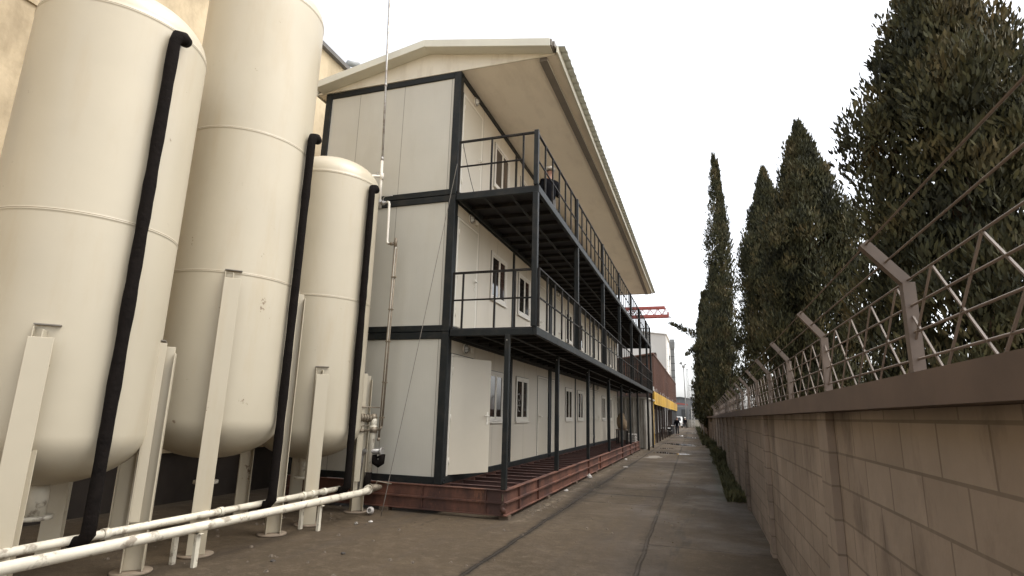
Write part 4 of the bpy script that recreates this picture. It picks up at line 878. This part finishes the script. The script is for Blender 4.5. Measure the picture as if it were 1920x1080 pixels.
# weeds on the verge
rnd = random.Random(9); m = MB()
for _ in range(2600):
    y = 4+rnd.random()**1.6*100; x = rnd.uniform(4.72, wx(y)-.02) if y < 30 else rnd.uniform(wx(y)-.75, wx(y)-.02); h_ = rnd.uniform(.05, .22)*(1+(.8 if y > 12 and rnd.random() < .3 else 0)); 
    for q in range(3):
        a = rnd.uniform(0, 6.28); l = rnd.uniform(.3, .8)*h_; i = len(m.v); w_ = .018+.0006*y
        m.v += [V(x-w_*math.sin(a), y+w_*math.cos(a), GZ), V(x+w_*math.sin(a), y-w_*math.cos(a), GZ), V(x+math.cos(a)*l, y+math.sin(a)*l, GZ+h_)]; m.f.append((i, i+1, i+2)); m.sm.append(False)
tag(m.build('verge_weeds', 'grass'), 'low weeds and grass growing along the foot of the boundary wall', 'weeds', kind='stuff')
def bush(x, y, r_, seed, label):
    t = thing('shrub', (x, y, GZ), label, 'shrub', 'shrubs along the foot of the boundary wall'); m = MB(); rnd = random.Random(seed)
    for _ in range(26): clump(m, (x+rnd.uniform(-.6, .6)*r_, y+rnd.uniform(-1, 1)*r_, GZ+rnd.uniform(.1, 1)*r_), .16, .16, 40, .06, rnd)
    m.build('foliage', 'grass', t); m = MB()
    for k in range(5): a = k*1.26; m.tube([(x, y, GZ), (x+math.cos(a)*r_*.4, y+math.sin(a)*r_*.5, GZ+r_*.9)], [.012, .004], 5)
    m.build('stem', 'trunk', t)
bush(4.95, 14.5, .42, 1, 'nearest low green shrub at the right edge of the alley'); bush(4.9, 18.5, .36, 2, 'second green shrub against the boundary wall'); bush(4.75, 27, .4, 3, 'third shrub, farther along the boundary wall')

# ------------------------------------------------------------------ small things
t = thing('tool_bench', (.75, 17.8, 0), 'small dark bench standing on the steel joists near the far end of the block', 'bench')
m = MB(); m.box(.52, 17.5, .60, 1.02, 18.1, .65); m.build('top', 'wood', t)
for (x, y) in ((.54, 17.52), (.96, 17.52), (.54, 18.04), (.96, 18.04)): m = MB(); m.box(x, y, 0, x+.05, y+.05, .60); m.build('leg', 'steel_dark', t)
m = MB(); m.tube([(.78, 17.8, .655), (.79, 17.8, .72), (.77, 17.8, .95), (.72, 17.82, 1.15), (.76, 17.8, 1.32), (.74, 17.8, 1.40)], [.16, .22, .24, .18, .13, .05], 18); tag(m.build('work_sack', 'sack'), 'bulky brown sack sitting on the dark bench by the far posts', 'sack')
t = thing('plank_stack', (.95, 20.9, 0), 'small stack of pale planks on the joists at the far end of the steel base', 'planks')
for k in range(5): m = MB(); m.box(.70+.01*(k % 2), 20.3, .005+k*.08, 1.09, 21.4, .045+k*.08); m.build('plank', 'plastic', t)
m = MB(); m.lathe([(0, 0), (.09, 0), (.10, .24), (.105, .25), (.0, .25)], (.55, 19.2, .0), 18); tag(m.build('white_bucket', 'plastic'), 'small white bucket standing among the joists behind the far posts', 'bucket')
def scrap(x, y, r_, hh, m_, seed, name, label, cat):
    rnd = random.Random(seed); bm = bmesh.new(); bmesh.ops.create_icosphere(bm, subdivisions=2, radius=1)
    vs_ = [V(v.co.x*r_*rnd.uniform(.7, 1.3), v.co.y*r_*rnd.uniform(.7, 1.3), max(-.1, v.co.z)*hh*rnd.uniform(.6, 1.2)+.1*hh) for v in bm.verts]; fs_ = [tuple(v.index for v in f.verts) for f in bm.faces]; bm.free()
    m = MB(); m.add([v+V(x, y, GZ+.005) for v in vs_], fs_); return tag(m.build(name, m_), label, cat)
scrap(1.27, 6.9, .07, .10, 'plastic', 3, 'crumpled_paper', 'crumpled white paper against the steel base by the second post', 'litter')
scrap(1.30, 3.9, .05, .04, 'plastic', 4, 'crumpled_paper', 'small white scrap beside the steel base nearest its front corner', 'litter')
scrap(1.36, 14.2, .06, .06, 'plastic', 5, 'plastic_bag', 'white plastic bag by the far part of the steel base', 'litter')
scrap(-.62, -1.15, .035, .02, 'plastic', 6, 'crumpled_paper', 'pale crumpled scrap on the ground in front of the tanks', 'litter')
scrap(-.72, -1.4, .03, .035, 'stone', 7, 'dark_stone', 'dark stone on the ground near the first tank foot', 'stone')
scrap(.15, -3.0, .03, .02, 'dirtstone', 8, 'dark_stone', 'dark stone in the open ground at the bottom of the photo', 'stone')
scrap(-.35, -3.6, .03, .015, 'dirtstone', 9, 'dark_stone', 'stone at the bottom left of the open ground', 'stone')
scrap(1.75, 11.0, .10, .015, 'plastic', 12, 'torn_wrapper', 'torn pale wrapper lying flat on the road beside the first joint', 'litter')
rnd = random.Random(4); m = MB()
for _ in range(520):
    if rnd.random() < .3: y = rnd.uniform(0, 20); x = 1.28+abs(rnd.gauss(0, .18))
    else: x = rnd.uniform(-2.2, 4.6); y = rnd.uniform(-5, 9)
    if -3.3 < x < 1.27 and y > -.15: continue
    s_ = rnd.choice((.006, .008, .011, .016, .022)); 
    q = [V(x+rnd.uniform(-1, 1)*s_, y+rnd.uniform(-1, 1)*s_, GZ+(.002 if k < 4 else s_*rnd.uniform(.6, 1.2))) for k in range(5)]
    m.add([(x-s_, y-s_, GZ+.001), (x+s_*rnd.uniform(.5, 1), y-s_, GZ+.001), (x+s_, y+s_*rnd.uniform(.4, 1), GZ+.001), (x-s_, y+s_, GZ+.001), (x-s_*.5, y-s_*.4, GZ+s_), (x+s_*.5, y-s_*.5, GZ+s_*.9), (x+s_*.4, y+s_*.5, GZ+s_*1.1), (x-s_*.6, y+s_*.4, GZ+s_*.8)], [(0,3,2,1),(4,5,6,7),(0,1,5,4),(1,2,6,5),(2,3,7,6),(3,0,4,7)])
MT['grit'] = mat('loose_grit', (.115, .09, .065), rough=.9, var=.5, scale=40)
tag(m.build('loose_grit', 'grit'), 'loose grit and chippings scattered over the concrete yard', 'grit', kind='stuff')

# folding tables and chairs in front of the rusty hall
t = thing('market_table', (1.1, 45, GZ), 'long table in front of the dark bays of the rusty hall', 'table')
m = MB(); m.box(.75, 44.2, .26, 1.55, 46.0, .31); m.build('top', 'farwhite', t)
for (x, y) in ((.8, 44.3), (1.48, 44.3), (.8, 45.9), (1.48, 45.9)): m = MB(); m.box(x, y, GZ, x+.05, y+.05, .26); m.build('leg', 'steel_dark', t)
t = thing('market_table', (1.4, 52, GZ), 'second table farther along the rusty hall, pale top', 'table')
m = MB(); m.box(.9, 51.2, .40, 1.75, 52.8, .46); m.build('top', 'farwhite', t)
for (x, y) in ((.95, 51.3), (1.66, 51.3), (.95, 52.7), (1.66, 52.7)): m = MB(); m.box(x, y, GZ, x+.05, y+.05, .40); m.build('leg', 'farwhite', t)
def chair(x, y, lb):
    t = thing('garden_chair', (x, y, GZ), lb, 'chair', 'chairs beside the tables')
    m = MB(); m.box(x-.2, y-.2, GZ+.42, x+.2, y+.2, GZ+.45); m.build('seat', 'farwhite', t)
    m = MB(); m.box(x-.2, y+.17, GZ+.5, x+.2, y+.2, GZ+.85); m.build('backrest', 'greydk', t)
    for sx in (-.19, .16):
        for sy in (-.19, .17): m = MB(); m.box(x+sx, y+sy, GZ, x+sx+.03, y+sy+.03, GZ+(.42 if sy < 0 else .85)); m.build('leg', 'greydk', t)
chair(1.28, 47.2, 'chair with pale seat standing next to the long table'); chair(1.30, 49.6, 'second chair, between the two tables')

# ------------------------------------------------------------------ people
def skin_mesh(name, nodes, edges, m_, parent, sub=2):
    me = bpy.data.meshes.new(name); me.from_pydata([n[0] for n in nodes], edges, []); o = bpy.data.objects.new(name+'_tmp', me); COL.objects.link(o)
    sk = o.modifiers.new('skin', 'SKIN'); sk.use_smooth_shade = True
    for i, n in enumerate(nodes):
        r_ = n[1]; me.skin_vertices[0].data[i].radius = r_ if isinstance(r_, tuple) else (r_, r_)
        me.skin_vertices[0].data[i].use_root = (i == 0)
    ss = o.modifiers.new('sub', 'SUBSURF'); ss.levels = sub; ss.render_levels = sub
    dg = bpy.context.evaluated_depsgraph_get(); ev = o.evaluated_get(dg); nm = bpy.data.meshes.new_from_object(ev)
    bpy.data.objects.remove(o); nm.name = name; nm.materials.clear(); nm.materials.append(MT[m_])
    for p in nm.polygons: p.use_smooth = True
    ob_ = bpy.data.objects.new(name, nm); COL.objects.link(ob_); ob_.parent = parent; WP[ob_.name] = WP[parent.name]; return ob_
def person(loc, rz, label, cat, arms, legs, jacket='navy', trousers='trouser', hat=None, lean=0.0, turn=0.0):
    """faces local -Y. arms/legs: per side lists of joint positions."""
    t = thing('person', loc, label, cat); t.rotation_euler = (0, 0, rz)
    L_ = lean
    def B(x, y, z): return (x, y-L_*max(0, z-.95)*1.0, z)
    nodes = [(B(0, 0, .95), (.15, .11)), (B(0, 0, 1.10), (.135, .10)), (B(0, 0, 1.30), (.165, .115)), (B(0, .01, 1.44), (.12, .09)), (B(0, 0, 1.52), .052), (B(0, -.01, 1.585), .058), (B(0, -.018, 1.66), (.074, .088)), (B(0, -.012, 1.725), (.066, .08))]
    edges = [(i, i+1) for i in range(7)]
    jn, je = [(n[0] if i_ else B(0, 0, .84), (n[1][0]+.035, n[1][1]+.04)) for i_, n in enumerate(nodes[:4])]+[(B(0, 0, 1.50), .075)], [(0, 1), (1, 2), (2, 3), (3, 4)]
    tn, te = [(B(0, 0, 1.12), (.155, .118)), (B(0, 0, .93), (.155, .115))], [(0, 1)]
    for s, J in zip((-1, 1), arms):
        sh_ = B(s*.175, .0, 1.42); el_, wr = J[0], J[1]
        i = len(nodes); nodes += [(sh_, .055), (el_, .040), (tuple(V(el_).lerp(V(wr), .55)), .036), (wr, .026)]; edges += [(3, i), (i, i+1), (i+1, i+2), (i+2, i+3)]
        d = (V(wr)-V(el_)).normalized(); pl_ = V(wr)+d*.06; side = d.cross(V(s, 0, 0)); side = side.normalized() if side.length > .1 else V(0, -1, 0)
        nodes.append((tuple(pl_), (.036, .018))); edges.append((i+3, i+4)); pi = i+4
        for f in range(4):
            off = side*(.030-.020*f); ln = (.066, .075, .07, .055)[f]; curl = V(-s*.4, 0, 0)
            k = len(nodes); b0 = pl_+d*.028+off; nodes += [(tuple(b0), .0095), (tuple(b0+d*ln*.5+curl*.012), .0088), (tuple(b0+d*ln*.85+curl*ln*.7), .008)]; edges += [(pi, k), (k, k+1), (k+1, k+2)]
        k = len(nodes); nodes += [(tuple(pl_-d*.02+side*.035), .011), (tuple(pl_+d*.02+side*.06), .0095), (tuple(pl_+d*.05+side*.066+V(-s*.01, 0, 0)), .0088)]; edges += [(pi, k), (k, k+1), (k+1, k+2)]
        q = len(jn); jn += [(sh_, .085), (el_, .068), (tuple(V(el_).lerp(V(wr), .9)), .044)]; je += [(3, q), (q, q+1), (q+1, q+2)]
    for s, J in zip((-1, 1), legs):
        hip, kn, an = (s*.09, 0, .90), J[0], J[1]; i = len(nodes)
        nodes += [(hip, .085), (kn, .056), (tuple(V(kn).lerp(V(an), .35)), .052), (an, .038), (tuple(V(an)+V(0, -.04, -.05)), .035), (tuple(V(an)+V(s*.01, -.16, -.06)), .028)]
        edges += [(0, i)]+[(i+a, i+a+1) for a in range(5)]
        q = len(tn); tn += [(hip, .10), (kn, .075), (tuple(V(kn).lerp(V(an), .93)), .062)]; te += [(1, q), (q, q+1), (q+1, q+2)]
    skin_mesh('body', nodes, edges, 'skin', t); skin_mesh('jacket', jn, je, jacket, t, 2); skin_mesh('trousers', tn, te, trousers, t, 2)
    for s, J in zip((-1, 1), legs):
        an = V(J[1]); skin_mesh('shoe', [(tuple(an+V(0, .02, .01)), .05), (tuple(an+V(0, .0, -.045)), .046), (tuple(an+V(s*.008, -.10, -.052)), .040), (tuple(an+V(s*.01, -.19, -.058)), .030)], [(0, 1), (1, 2), (2, 3)], 'shoe', t)
    hc = V(B(0, -.015, 1.70))
    def ball(name, c, rx, ry, rz__, m_, zmin=-1.0, n=20):
        m = MB(); prof = []
        for k in range(n//2+1):
            a = -math.pi/2+math.pi*k/(n//2); prof.append((math.cos(a), max(zmin, math.sin(a))))
        m.lathe(prof, (0, 0, 0), n); m.v = [V(v.x*rx, v.y*ry, v.z*rz__)+V(c) for v in m.v]
        o = m.build(name, m_, None, loc=(0, 0, 0)); o.parent = t; return o
    fx = lambda x, y, z: hc+V(x, y, z)
    ball('nose', fx(0, -.092, -.035), .014, .02, .022, 'skin', n=10)
    for s in (-1, 1): ball('ear', fx(s*.076, .0, -.035), .012, .022, .032, 'skin', n=10); ball('eye', fx(s*.03, -.078, -.012), .011, .008, .007, 'hair', n=10)
    ball('mouth', fx(0, -.082, -.072), .022, .008, .006, 'red', n=10)
    ball('hair', fx(0, .022, .005), .083, .092, .085, 'hair', zmin=-.55)
    if hat:
        o = ball('hard_hat', fx(0, .0, .03), .118, .138, .105, 'hat', zmin=-.05, n=28)
        m = MB(); m.lathe([(.112, 0), (.135, -.006), (.135, -.012), (.112, -.01)], (0, 0, 0), 28); m.v = [V(v.x, v.y*1.22-(.03 if v.y < 0 else 0), v.z)+fx(0, 0, .028) for v in m.v]; o2 = m.build('brim', 'hat', None, loc=(0, 0, 0)); o2.parent = o
    return t
stand = [((-.10, -.01, .49), (-.11, .02, .085)), ((.10, -.01, .49), (.12, .02, .085))]
stride = [((-.09, -.14, .50), (-.09, -.12, .085)), ((.09, -.05, .49), (.09, .22, .12))]
down = [((-.25, .03, 1.13), (-.27, -.03, .87)), ((.25, .03, 1.13), (.27, -.03, .87))]
# on the top balcony, facing the road
person((1.02, 3.15, 5.306), R(42), 'person in a white hard hat and dark jacket standing on the top balcony', 'person',
       [((-.25, .02, 1.14), (-.20, -.16, .93)), ((.27, .06, 1.15), (.18, -.20, 1.02))], stand, hat=True, trousers='greytrouser')
person((1.93, 51, GZ), R(0), 'taller-looking nearer person in dark clothes with arms at the sides, standing in the alley', 'person', down, stand)
person((1.75, 88, GZ), R(180), 'farther person in a pale cap and dark clothes walking away down the alley', 'person', [((-.24, -.08, 1.14), (-.24, -.22, .92)), ((.24, .10, 1.14), (.26, .12, .88))], stride, hat=True)
